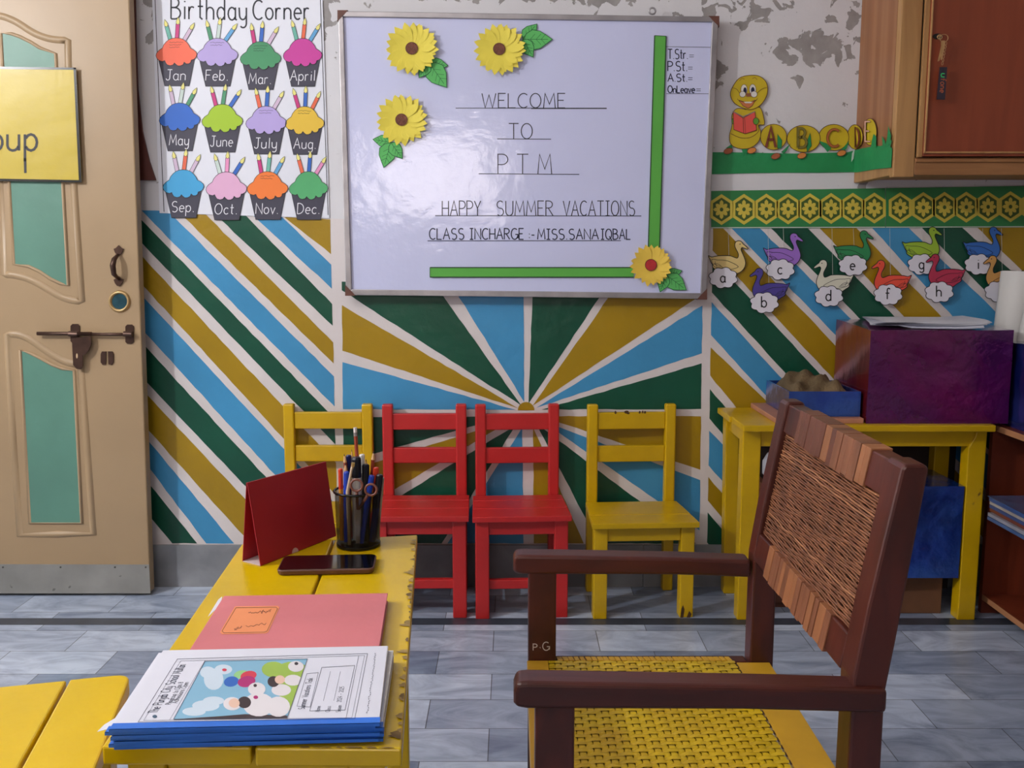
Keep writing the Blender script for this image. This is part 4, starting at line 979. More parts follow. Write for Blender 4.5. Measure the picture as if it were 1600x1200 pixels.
# plank, tray, cloth
o = MB().box(.80, 2.872, TZ, 1.068, 3.18, TZ + .016).build('wooden_board', mk('pinkish_plank', (190, 132, 104), 0.55, 0.12, 9, grain=((160, 100, 78), .5, 9), stretch=(.3, 1, 1)), bevel=.002)
tag(o, 'pinkish wooden board under the blue tray on the side table', 'board')
tr = thing('foil_tray', (.96, 3.04, TZ + .016), 'open blue foil-covered tray holding brown cloth', 'tray')
tz = TZ + .0165; q = MB()
q.box(.846, 2.90, tz, 1.066, 3.165, tz + .004)
for a, b, c, d_ in ((.846, 2.90, .852, 3.165), (1.06, 2.90, 1.066, 3.165), (.852, 2.90, 1.06, 2.906), (.852, 3.159, 1.06, 3.165)): q.box(a, b, tz + .004, c, d_, tz + .078)
q.build('tray_body', FOILB, tr, bevel=.001)
q = MB(); shape(q, [(1250, 644), (1285, 644), (1285, 649), (1250, 649)], wallmap(2.8985), 0.0); q.build('white_label', flat('pale_lilac_tape', (170, 180, 226), .4), tr)
q = MB(); n = 22; grid = []
for i in range(n + 1):
    for j in range(n + 1):
        u, v = i / n, j / n; x = .856 + u * .202; y = 2.912 + v * .242
        e = min(u, 1 - u, v, 1 - v) * 6; e = min(1, e)
        h_ = .035 + e * (.038 + .035 * v) + .010 * math.sin(9 * u + 5 * v) * e + .007 * math.sin(21 * u - 13 * v + 1) * e + random.uniform(-.002, .002)
        grid.append((x, y, tz + .008 + h_))
q.add(grid, [(i * (n + 1) + j, (i + 1) * (n + 1) + j, (i + 1) * (n + 1) + j + 1, i * (n + 1) + j + 1) for i in range(n) for j in range(n)])
o_ = len(q.v); q.add([(x, y, tz + .006) for x, y, z in grid], [])
ring = [i * (n + 1) for i in range(n + 1)] + [n * (n + 1) + j for j in range(1, n + 1)] + [i * (n + 1) + n for i in range(n - 1, -1, -1)] + [j for j in range(n - 1, 0, -1)]
for k in range(len(ring)): a, b = ring[k], ring[(k + 1) % len(ring)]; q.f.append([a, b, b + o_, a + o_]); q.m.append(0)
tag(q.build('folded_cloth', mk('brown_cloth', (112, 92, 62), 0.85, 0.2, 12, 0.4, 120), smooth=True), 'rumpled brown cloth lying in the blue tray', 'cloth')
# things under the side table
o = crumple_box('wrapped_box', 1.10, 2.885, .137, 1.392, 3.12, .43, [FOILB], amp=.002, seed=5)
tag(o, 'tall blue foil-wrapped box standing under the yellow side table', 'box')
CARD = mk('brown_carton', (112, 74, 48), 0.8, 0.15, 8)
o = MB().box(1.13, 2.94, 0, 1.37, 3.11, .1365).build('carton', CARD, bevel=.003); tag(o, 'low brown carton on the floor under the blue foil box', 'box')
o = MB().box(.82, 3.172, 0, 1.495, 3.182, .592).build('shade_panel', mk('shade_panel_dark', (46, 33, 30), .7, .15)); tag(o, 'dark panel added against the wall for the shade behind the boxes under the side table', 'board')  # added dark sheet, its colour stands for the shade under the table
pw = thing('wooden_crate', (.95, 3.05, 0), 'dark wooden crate on the floor behind the left legs of the side table', 'crate')
DK = mk('crate_wood', (104, 58, 38), 0.6, 0.2, 8)
for z_ in (.02, .12, .22, .32): MB().box(.80, 2.985, z_, 1.08, 2.995, z_ + .075).build('slat', DK, pw)
for x_ in (.80, 1.06):
    MB().box(x_, 2.996, 0, x_ + .02, 3.16, .41).build('side_panel', DK, pw)
MB().box(.82, 2.996, .0, 1.06, 3.16, .02).build('base', DK, pw)
q = MB()
for i in range(9):
    t_ = i / 8 * math.pi
pl = [(.865 + .04 * math.cos(a), 3.05, .455 + .035 * math.sin(a)) for a in (0,)]
q.tube([(.85, 3.04, .411), (.852, 3.045, .43), (.856, 3.05, .47), (.857, 3.05, .495), (.86, 3.05, .505)], [.02, .04, .043, .03, .006], 14)
tag(q.build('plastic_bag', mk('white_plastic', (196, 200, 214), .35, .05, 20, .6, 40), smooth=True), 'white plastic bundle on the dark crate under the side table', 'bag')
q = MB().box(.90, 3.01, .4105, 1.05, 3.14, .53); tag(q.build('paper_packet', mk('lilac_paper', (150, 98, 130), .5, .1), bevel=.003), 'lilac packet standing on the dark crate under the side table', 'packet')

# ------------------------------------------------------------------ low open shelf unit along the right wall
SHW = mk('red_brown_shelf_board', (122, 52, 30), 0.4, 0.12, 6, grain=((96, 38, 22), .5, 9), stretch=(2, 2, .3))
SHT = mk('shelf_edge_wood', (176, 122, 84), 0.5, 0.1, 9)
su = thing('shelf_unit', (1.74, 2.3, 0), 'low red-brown open shelf unit at the right edge of the photo', 'shelf')
MB().box(1.50, 2.945, 0, 1.99, 2.965, .597).build('end_panel', SHW, su)
MB().box(1.98, 1.3, 0, 1.99, 2.945, .597).build('back_panel', SHW, su)
for nm, z0, z1 in (('top_board', .597, .615), ('shelf', .045, .062), ('shelf', .318, .334)):
    y1 = 2.975 if nm == 'top_board' else 2.945
    x0 = 1.503 if z0 < .5 else 1.495
    b_ = MB().box(x0 + (.12 if z0 > .3 and z0 < .5 else 0), 1.3, z0, 1.98 if z0 < .5 else 1.99, y1, z1).build(nm, SHW, su)
    xx = x0 + (.12 if z0 > .3 and z0 < .5 else 0)
    MB().box(xx - .003, 1.3, z0, xx, y1, z1).build('edge_strip', SHT, b_)
o = crumple_box('wrapped_box', 1.522, 2.62, .615, 1.95, 2.96, .872, [FOILD], amp=.003, seed=8)
tag(o, 'dark blue foil-wrapped box on the shelf unit, beside the purple box', 'box')
# wrapped book stack on the middle shelf
bk = thing('book_bundle', (1.62, 2.62, .334), 'bundle of thin books in clear plastic jutting out from the middle shelf', 'books')
BC = [(70, 96, 140), (150, 150, 160), (120, 60, 40), (60, 80, 130), (170, 160, 150), (58, 84, 138)]
for k in range(6):
    j = random.uniform(-.008, .008)
    q = MB().box(1.46 + j, 2.42, .3345 + .0115 * k, 1.70 + j, 2.86 + j, .3345 + .0115 * k + .0105); q.build('book', mk('book_cover_%d' % k, BC[k], .45, .15, 14), bk, bevel=.001)
MB().box(1.455, 2.415, .404, 1.69, 2.865, .4055).build('plastic_cover', mk('blue_plastic_film', (74, 110, 160), .12, .2, 9, .7, 18, coat=1), bk)
q = MB(); q.tube([(1.70, 2.70, .408), (1.70, 2.70, .47)], [.022, .017], 14); q.tube([(1.70, 2.70, .47), (1.70, 2.70, .485)], .008, 10, 1)
tag(q.build('glue_bottle', [mk('orange_bottle', (226, 130, 40), .4), flat('white_cap', (230, 230, 230))], smooth=True), 'small orange bottle on the book bundle at the right edge', 'bottle')
# rolled charts
ROLL = mk('white_rolled_chart', (214, 212, 208), 0.5, 0.04, 6, .1, 10)
def roll(base, top, r, label, line=True):
    t = thing('rolled_chart', base, label, 'rolled paper', 'rolled white charts behind the boxes')
    b, tp = Vector(base), Vector(top); ax = (tp - b).normalized(); u = ax.cross(Vector((0, 1, 0))).normalized(); w_ = ax.cross(u); n = 30
    q = MB(); vs = []
    for k in range(int(n * 1.6) + 1):
        a = 2 * math.pi * k / n; rr = r * (1 - .05 * k / n)
        for e in (b, tp): vs.append(e + (u * math.cos(a) + w_ * math.sin(a)) * rr)
    q.add(vs, [(2 * i, 2 * i + 2, 2 * i + 3, 2 * i + 1) for i in range(int(n * 1.6))]); q.build('roll', ROLL, t, smooth=True, recalc=False)
    if line:
        q = MB()
        a = math.radians(230)
        for aa in (a,):
            dirv = (u * math.cos(aa) + w_ * math.sin(aa)) * (r + .0004); tw = ax.cross(dirv).normalized() * .0006
            q.poly([b + dirv - tw, b + dirv + tw, tp + dirv * 1.0 + tw, tp + dirv - tw])
        q.build('pencil_line', BLACK, t)
roll((1.605, 3.085, .620), (1.640, 3.10, 1.08), .068, 'wide white rolled chart standing behind the purple box')
roll((1.555, 2.988, .618), (1.625, 2.988, 1.08), .016, 'thin white rolled chart leaning at the right edge behind the blue box', False)
MB_top = MB().box(1.503, 2.976, .597, 1.99, 3.19, .615).build('top_board', SHW, su)

# ------------------------------------------------------------------ yellow work table in front
def table(name, corners, splits, label, zt, legs, chips=None, th=.022, round_corner=None, apron_h=.06, inset=.02):
    """corners FL, FR, BR, BL in plan; splits: fractions across the width where planks meet"""
    FLc, FRc, BRc, BLc = [Vector((c_[0], c_[1], 0)) for c_ in corners]
    cen = (FLc + FRc + BRc + BLc) / 4
    t = thing(name, (cen.x, cen.y, 0), label, 'table')
    fr_ = [0] + list(splits) + [1]
    for i in range(len(fr_) - 1):
        a0 = (fr_[i][0] if isinstance(fr_[i], tuple) else fr_[i]); b0 = (fr_[i][1] if isinstance(fr_[i], tuple) else fr_[i])
        a1 = (fr_[i + 1][0] if isinstance(fr_[i + 1], tuple) else fr_[i + 1]); b1 = (fr_[i + 1][1] if isinstance(fr_[i + 1], tuple) else fr_[i + 1])
        g = .0022
        e0 = 0 if i == 0 else g; e1 = 0 if i == len(fr_) - 2 else g
        wf_ = (FRc - FLc).length; wb_ = (BRc - BLc).length
        p = [FLc.lerp(FRc, a0 + e0 / wf_), FLc.lerp(FRc, a1 - e1 / wf_), BLc.lerp(BRc, b1 - e1 / wb_), BLc.lerp(BRc, b0 + e0 / wb_)]
        if round_corner is not None and i == round_corner[0]:
            k = round_corner[1]; pv, c0, nx = p[k - 1], p[k], p[(k + 1) % 4]; rr = round_corner[2]
            A_ = c0 + (pv - c0).normalized() * rr; B_2 = c0 + (nx - c0).normalized() * rr
            arc_ = [(A_ * (1 - t_) ** 2 + c0 * 2 * t_ * (1 - t_) + B_2 * t_ ** 2) for t_ in [j / 5 for j in range(6)]]
            p = p[:k] + arc_ + p[k + 1:]
        dz_ = .0006 * (i % 2)
        MB().prism([v + Vector((0, 0, zt - th - dz_)) for v in p], [v + Vector((0, 0, zt - dz_)) for v in p]).build('plank', YPAINT2, t, bevel=.0025)
    def at(u, v, z): q_ = FLc.lerp(FRc, u).lerp(BLc.lerp(BRc, u), v); return Vector((q_.x, q_.y, z))
    def bar(nm, u0, v0, u1, v1, z0, z1, mat=YPAINT2):
        return MB().hexa([at(u0, v0, z0), at(u1, v0, z0), at(u1, v1, z0), at(u0, v1, z0), at(u0, v0, z1), at(u1, v0, z1), at(u1, v1, z1), at(u0, v1, z1)]).build(nm, mat, t, bevel=.002)
    uw = (FRc - FLc).length; vw = (BLc - FLc).length
    iu, iv = inset / uw, inset / vw; lu, lv = .042 / uw, .042 / vw; tu, tv = .02 / uw, .02 / vw
    for u in (iu, 1 - iu - lu):
        for v in (iv, 1 - iv - lv): bar('leg', u, v, u + lu, v + lv, 0, zt - th - .0008)
    for u in (iu + .2 * lu, 1 - iu - lu + .3 * lu): bar('apron', u, iv + lv, u + tu, 1 - iv - lv, zt - th - apron_h, zt - th - .0008)
    for v in (iv + .2 * lv, 1 - iv - lv + .3 * lv): bar('apron', iu + lu, v, 1 - iu - lu, v + tv, zt - th - apron_h, zt - th - .0008)
    return t, at
NT, nat = table('work_table', [(-.4494, .988), (-.1205, .984), (-.182, 1.789), (-.502, 1.728)], [(.505, .518)], 'narrow yellow plank table with chipped right edge carrying the booklets and pen cup', .605, None)
CHIP = mk('chipped_edge_wood', (168, 140, 84), 0.75, 0.25, 60); CHIPD = mk('dark_edge_chip', (126, 100, 60), 0.75, 0.25, 60)
q = MB(); rnd = random.Random(11)
for k in range(46):
    v = rnd.uniform(.02, .97); dens = 1.0
    w_ = rnd.uniform(.002, .010) if rnd.random() < .8 else rnd.uniform(.010, .017); l_ = rnd.uniform(.003, .010)
    p = nat(1.0, v, .6054) + Vector((-.0012, 0, 0)); pts = []
    dirv = (nat(1, 1, 0) - nat(1, 0, 0)).normalized(); left = (nat(0, v, 0) - nat(1, v, 0)).normalized()
    for j in range(9):
        a = math.pi * j / 8
        pts.append(p + dirv * (l_ * math.cos(a)) + left * (w_ * math.sin(a) * rnd.uniform(.5, 1.1) + .0004))
    q.poly([p_ + Vector((0, 0, .00002 * k)) for p_ in pts], 0 if rnd.random() < .6 else 1)
q.build('chipped_paint', [CHIP, CHIPD], NT, recalc=False)
q = MB()
for k in range(14):
    u = rnd.uniform(.02, .98); p = nat(u, 0.0, .6048); l_ = rnd.uniform(.003, .012); w_ = rnd.uniform(.001, .004)
    q.poly([p + Vector((l_ * math.cos(a), w_ * math.sin(a) * rnd.uniform(.5, 1) + .0003, .0006)) for a in [math.pi * j / 6 for j in range(7)]], 1)
q.build('front_edge_chips', [CHIP, CHIPD], NT, recalc=False)
ZL = .588
lc = [onZ(x_, y_, ZL) for x_, y_ in ((205, 1052), (0, 1072), (150, 1195), (106, 1063), (30, 1200))]
ca_ = (lc[1] - lc[0]).normalized(); cb_ = (lc[2] - lc[0]).normalized()
P0 = lc[0]; BR_ = P0; BL_ = P0 + ca_ * .52; FR_ = P0 + cb_ * .62; FL_ = BL_ + cb_ * .62
g1 = 1 - (lc[3] - P0).length / .52
gl = onZ(30, 1200, ZL); gf = gl - P0; ub = gf.dot(cb_)
vx = gf - cb_ * ub; fg = vx.length / .52; back = 1 - g1
gfront = back + (fg - back) * (.62 / max(ub, .01))
LT, lat = table('work_table', [tuple(FL_[:2]), tuple(FR_[:2]), tuple(BR_[:2]), tuple(BL_[:2])], [(.33, .37), (1 - gfront, g1)], 'second yellow plank table cut off at the bottom left corner of the photo', ZL, None, round_corner=(2, 2, .022))

# ------------------------------------------------------------------ things on the work table
zT = .6055
# red tent-shaped desk calendar
CALR = mk('red_card_cover', (164, 26, 40), 0.5, 0.06, 5, .08, 20)
B1 = onZ(406.5, 884.4, zT); B2 = onZ(524.5, 837.6, zT); B3 = onZ(379.5, 877.5, zT); B4 = B2 + (B3 - B1)
A1 = onY(385.5, 754.5, (B1.y + B3.y) / 2); A2 = onY(508.5, 721.5, (B2.y + B4.y) / 2)
dc = thing('desk_calendar', (B1 + B4) / 2, 'red tent-shaped desk calendar seen from its back, left of the pen cup', 'calendar')
def sheet(mb_, p, th, mi=0):
    n_ = (p[1] - p[0]).cross(p[3] - p[0]).normalized() * th
    mb_.prism([Vector(v) for v in p], [Vector(v) + n_ for v in p], mi)
q = MB(); sheet(q, [B1, B2, A2, A1], .0016); q.build('front_cover', CALR, dc, bevel=.0004)
q = MB(); sheet(q, [B4, B3, A1, A2], .0016); q.build('back_cover', CALR, dc, bevel=.0004)
q = MB(); m1 = (B1 + B3) / 2; m2 = (B2 + B4) / 2
q.prism([B1 + Vector((0, 0, .0)), B3, B4, B2], [v + Vector((0, 0, .0012)) for v in (B1, B3, B4, B2)]); q.build('base_flap', mk('pale_inner_card', (206, 190, 188), .5), dc)
q = MB(); f1 = B1.lerp(B2, .43); ux = (B2 - B1).normalized(); up = ((A1 + A2) / 2 - (B1 + B2) / 2).normalized(); nn = ux.cross(up).normalized()
if nn.y > 0: nn = -nn
q.poly([f1 + ux * (.0085 * math.cos(a)) + up * (.0085 * math.sin(a)) + nn * .0022 for a in [math.pi * k / 12 for k in range(13)]]); q.build('thumb_notch', flat('notch_pink', (206, 170, 168)), dc)

# mobile phone
def rrect(cx_, cy_, ux_, uy_, hw_, hh_, r_, z_):
    out = []
    for sx_, sy_, a0 in ((1, 1, 0), (-1, 1, 90), (-1, -1, 180), (1, -1, 270)):
        for k in range(6):
            a = math.radians(a0 + 18 * k); x = sx_ * (hw_ - r_) + r_ * math.cos(a); y = sy_ * (hh_ - r_) + r_ * math.sin(a)
            out.append(Vector((cx_ + ux_[0] * x + uy_[0] * y, cy_ + ux_[1] * x + uy_[1] * y, z_)))
    return out
ph = thing('mobile_phone', (-.316, 1.592, zT), 'black smartphone in a brown case lying face up on the yellow table', 'phone')
ux_, uy_ = (math.cos(.065), math.sin(.065)), (-math.sin(.075), math.cos(.075))
q = MB(); q.prism(rrect(-.316, 1.592, ux_, uy_, .0795, .0385, .010, zT), rrect(-.316, 1.592, ux_, uy_, .0815, .0405, .011, zT + .0095)); q.build('phone_case', mk('brown_phone_case', (92, 56, 46), .45, .06), ph, bevel=.0025, seg=3)
q = MB(); q.prism(rrect(-.316, 1.592, ux_, uy_, .0785, .0375, .009, zT + .0092), rrect(-.316, 1.592, ux_, uy_, .0785, .0375, .009, zT + .0101)); q.build('screen', mk('black_glass', (6, 6, 10), .06, .02, coat=1.0), ph)

# wire mesh pen cup
def mesh_mat():
    m = bpy.data.materials.new('black_wire_mesh'); m.use_nodes = True; nt = m.node_tree; N = nt.nodes; K = nt.links.new; b = N['Principled BSDF']
    b.inputs['Base Color'].default_value = L((20, 20, 22)); b.inputs['Metallic'].default_value = .6; b.inputs['Roughness'].default_value = .35
    tc = N.new('ShaderNodeTexCoord'); sp = N.new('ShaderNodeSeparateXYZ'); K(tc.outputs['Object'], sp.inputs[0])
    def M(op, a, c_=0.0):
        n_ = N.new('ShaderNodeMath'); n_.operation = op
        for i, q_ in enumerate((a, c_)):
            if hasattr(q_, 'is_linked'): K(q_, n_.inputs[i])
            else: n_.inputs[i].default_value = q_
        return n_.outputs[0]
    ang = M('MULTIPLY', M('ARCTAN2', sp.outputs[1], sp.outputs[0]), 50.0); z_ = M('MULTIPLY', sp.outputs[2], 1900.0)
    v = M('MULTIPLY', M('SINE', M('ADD', ang, z_)), M('SINE', M('SUBTRACT', ang, z_)))
    hole = M('GREATER_THAN', M('ABSOLUTE', v), .42)
    K(M('SUBTRACT', 1.0, hole), b.inputs['Alpha']); return m
CUPX, CUPY = -.284, 1.722
pc = thing('pen_cup', (CUPX, CUPY, zT), 'black wire-mesh pen cup full of pens and pencils on the yellow table', 'pen cup')
def ringpath(r_, z_, n=32): return [(CUPX + r_ * math.cos(2 * math.pi * k / n), CUPY + r_ * math.sin(2 * math.pi * k / n), z_) for k in range(n + 1)]
q = MB(); n = 48; zs = [zT + .006, zT + .102]; rs = [.0395, .0415]
q.add([(CUPX + r_ * math.cos(2 * math.pi * k / n), CUPY + r_ * math.sin(2 * math.pi * k / n), z_) for r_, z_ in zip(rs, zs) for k in range(n)], [(k, (k + 1) % n, n + (k + 1) % n, n + k) for k in range(n)])
BLKM = mk('black_enamel', (18, 18, 20), .25, .05, metal=.4)
q.build('mesh_wall', mesh_mat(), pc, smooth=True, recalc=False)
MB().tube(ringpath(.0425, zT + .103), .0024, 8, caps=False).build('rim', BLKM, pc, smooth=True)
q = MB(); q.tube([(CUPX, CUPY, zT), (CUPX, CUPY, zT + .006)], [.0405, .0405], 40); q.build('cup_base', BLKM, pc, bevel=.001)
def stick(name, cat, label, top, Y, r_, body, base=None, cap=None, tip=None, split=.5, grp='pens and pencils in the wire cup', hexn=10):
    tp = onY(500 + top[0] / 6, 680 + top[1] / 6, Y)
    bx_ = (base if base else ((tp.x - CUPX) * .30, (Y - CUPY) * .4)); b = Vector((CUPX + bx_[0], CUPY + bx_[1], zT + .007 + r_ * .6))
    # keep the stick inside the rim
    ax = (tp - b).normalized(); Ln = (tp - b).length
    t = thing(name, b, label, cat, grp)
    e = .0
    if tip == 'sharp':
        MB().tube([b, b + ax * (Ln - .016)], r_, 6).build('barrel', body, t)
        MB().tube([b + ax * (Ln - .016), b + ax * (Ln - .004)], [r_, r_ * .35], 8).build('sharpened_wood', mk('sharpened_wood', (222, 180, 128), .6), t)
        MB().tube([b + ax * (Ln - .004), tp], [r_ * .35, .0003], 6).build('lead', BLACK, t)
    elif tip == 'eraser':
        MB().tube([b, b + ax * (Ln - .016)], r_, 6).build('barrel', body, t)
        MB().tube([b + ax * (Ln - .016), b + ax * (Ln - .009)], r_ * 1.02, 8).build('ferrule', SILVER, t)
        MB().tube([b + ax * (Ln - .009), tp], r_ * .95, 8).build('eraser', flat('eraser_white', (228, 222, 220)), t)
    else:
        MB().tube([b, b + ax * (Ln * split)], r_, hexn).build('barrel', body, t, smooth=False)
        MB().tube([b + ax * (Ln * split), b + ax * (Ln - r_ * .4), tp], [r_ * 1.08, r_ * 1.08, r_ * .8], hexn).build('cap', cap or body, t)
    return t
PB = mk('pen_blue', (36, 70, 190), .3); PDB = mk('pen_navy', (26, 34, 92), .3); PBK = mk('pen_black', (20, 22, 34), .3); PWH = mk('pen_white', (214, 212, 206), .35)
POR = mk('pencil_orange', (214, 92, 46), .4); PBR = mk('pencil_brown_red', (156, 66, 44), .4); PRD = mk('pen_red', (216, 66, 40), .35)
stick('pencil', 'pencil', 'tallest brown pencil with a white eraser end in the wire cup', (330, -72), 1.745, .0036, PBR, tip='eraser', base=(.004, .012))
stick('pencil', 'pencil', 'sharpened dark red pencil at the left side of the cup, topmost tip there', (227, 175), 1.735, .0034, PBR, tip='sharp', base=(-.012, .014))
stick('pencil', 'pencil', 'short sharpened orange pencil just above the left blue pen', (238, 262), 1.718, .0036, POR, tip='sharp', base=(-.016, .002))
stick('pencil', 'pencil', 'thin brown pencil stub beside the tall pencil in the cup', (296, 132), 1.75, .0022, PBR, tip='sharp', base=(-.004, .024))
stick('pencil', 'pencil', 'sharpened brown pencil leaning right at the right side of the cup', (503, 150), 1.738, .0036, PBR, tip='sharp', base=(.012, .02))
stick('pencil', 'pencil', 'short orange pencil behind the black marker in the cup', (432, 225), 1.748, .0030, POR, tip='sharp', base=(.018, .026))
stick('pen', 'pen', 'navy blue capped pen behind the large black marker', (268, 186), 1.742, .0048, PDB, base=(-.022, .022))
stick('marker_pen', 'marker', 'thick black marker with white barrel, largest in the cup', (338, 205), 1.714, .0086, PWH, cap=PBK, split=.76, base=(-.001, -.006))
stick('pen', 'pen', 'white pen standing behind the black markers', (393, 178), 1.735, .0048, PWH, base=(.012, .004))
stick('marker_pen', 'marker', 'slimmer all-black marker right of the white pen', (428, 272), 1.722, .0064, PBK, base=(.016, -.010))
stick('pen', 'pen', 'blue capped pen at the left front of the cup', (248, 342), 1.703, .0050, PB, base=(-.020, -.012))
stick('marker_pen', 'marker', 'orange and yellow marker at the far left of the cup', (192, 312), 1.716, .0040, mk('marker_yellow_orange', (224, 150, 40), .4), cap=PRD, split=.72, base=(-.030, -.002))
stick('pen', 'pen', 'pen with round orange red cap at the right of the cup', (526, 300), 1.738, .0050, PRD, base=(.028, .006))
stick('pen', 'pen', 'bright blue pen between the scissor loops', (487, 374), 1.712, .0048, PB, base=(.008, -.022))
stick('marker_pen', 'marker', 'dark blue-black marker leaning out to the right of the cup', (560, 368), 1.716, .0062, PDB, cap=PBK, base=(.027, -.012))
stick('pen', 'pen', 'grey pen at the far right rim of the cup', (586, 396), 1.728, .0032, mk('pen_grey', (170, 168, 166), .4), base=(.034, .004))
# toothbrush
tb = thing('toothbrush', (CUPX - .01, CUPY - .026, zT + .01), 'pale toothbrush with worn head standing in front of the black marker', 'toothbrush')
tp = onY(552, 723, 1.698); b = Vector((CUPX - .012, CUPY - .030, zT + .009)); MB().tube([b, onY(543, 768, 1.693), onY(549, 735, 1.697), tp], [.003, .0032, .0022, .0028], 8).build('brush_handle', mk('brush_cream', (206, 186, 160), .4), tb, smooth=True)
q = MB(); h1 = onY(551.5, 728, 1.6975)
for i in range(3):
    for j in range(4): c_ = h1.lerp(tp, j / 3) + Vector((.0022 * (i - 1), -.002, 0)); q.tube([c_, c_ + Vector((.001, -.006, .001))], .0009, 5)
q.build('bristles', mk('worn_bristles', (196, 160, 84), .8), tb)
# scissors
sz = thing('scissors', (CUPX + .004, CUPY - .03, zT + .01), 'scissors with two brown ring handles in front of the pens', 'scissors')
SCH = mk('scissor_handle_brown', (124, 76, 66), .4, .08)
for (lx, ly), r_, bx_ in (((343, 470), .0105, .004), ((478, 512), .0103, .006)):
    c_ = onY(500 + lx / 6, 680 + ly / 6, 1.678); q = MB()
    q.tube([c_ + Vector((r_ * math.cos(a) * 1.0, 0, r_ * math.sin(a))) for a in [2 * math.pi * k / 24 for k in range(25)]], .0022, 8, caps=False)
    e = Vector((CUPX + bx_, CUPY - .028, zT + .075)); s_ = c_ + (e - c_).normalized() * r_
    q.tube([s_, e], [.003, .0026], 8); q.build('ring_handle', SCH, sz, smooth=True)
q = MB()
for s_ in (-1, 1): q.hexa([(CUPX + .005 + s_ * .001 - .004, CUPY - .029 + s_ * .0006, zT + .012), (CUPX + .005 + s_ * .001 + .001, CUPY - .029 + s_ * .0006, zT + .012), (CUPX + .005 + s_ * .001 + .001, CUPY - .0285 + s_ * .0006, zT + .012), (CUPX + .005 + s_ * .001 - .004, CUPY - .0285 + s_ * .0006, zT + .012),
    (CUPX - .001, CUPY - .029 + s_ * .0006, zT + .076), (CUPX + .011, CUPY - .029 + s_ * .0006, zT + .076), (CUPX + .011, CUPY - .0285 + s_ * .0006, zT + .076), (CUPX - .001, CUPY - .0285 + s_ * .0006, zT + .076)])
q.build('blades', SILVER, sz)

# pink register
PINK = mk('pink_register_cover', (216, 124, 130), 0.5, 0.06, 6, .25, 14)
rp = [onZ(x_, y_, .620) for x_, y_ in ((295, 1017), (593, 1009), (606, 926.5), (350, 931))]
rg = thing('register_book', (rp[0] + rp[2]) / 2 - Vector((0, 0, .0145)), 'soft pink register book with an orange name label, behind the booklets', 'book')
def slab(mb_, p, z0, z1, mi=0): mb_.prism([Vector((v.x, v.y, z0)) for v in p], [Vector((v.x, v.y, z1)) for v in p], mi)
slab_ = MB(); slab(slab_, rp, .6055, .6075); slab_.build('back_cover', PINK, rg, bevel=.0006)
cen = (rp[0] + rp[2]) / 2; inn = [cen + (v - cen) * .975 for v in rp]
PAGES = mk('page_block', (228, 226, 222), .7, .05, 80)
q = MB(); slab(q, inn, .6076, .6178); q.build('pages', PAGES, rg)
q = MB(); slab(q, rp, .618, .6200); fc = q.build('front_cover', PINK, rg, bevel=.0007)
q = MB(); zmap = lambda z_: (lambda x, y, d=0.0: onZ(x, y, z_ + d))
rm = zmap(.6201); lab = [(367, 947.5), (434, 946.5), (436.6, 949), (419, 988), (415, 989.7), (347, 991), (343.5, 988)]
shape(q, lab, rm, .0003); ribbon(q, [(392 + (x_ - 392) * .93, 968.5 + (y_ - 968.5) * .9) for x_, y_ in lab], .35, rm, .0005, 1, True)
for r_, (x0, x1, yy) in enumerate(((366, 378, 983), (388, 412, 958), (384, 416, 978), (408, 424, 957))):
    ribbon(q, [(x0 + (x1 - x0) * k / 14, yy + random.uniform(-2.2, 2.2) - .25 * k) for k in range(15)], .35, rm, .0005, 1)
q.build('name_label', [mk('orange_label', (240, 150, 100), .6, .04), flat('label_brown_ink', (120, 60, 44))], rg)
q = MB(); lp = [onZ(x_, y_, .6125) for x_, y_ in ((325, 963), (345, 945), (347, 932), (341, 937))]
slab(q, lp, .6118, .6126); q.build('loose_page', SHEET, rg)

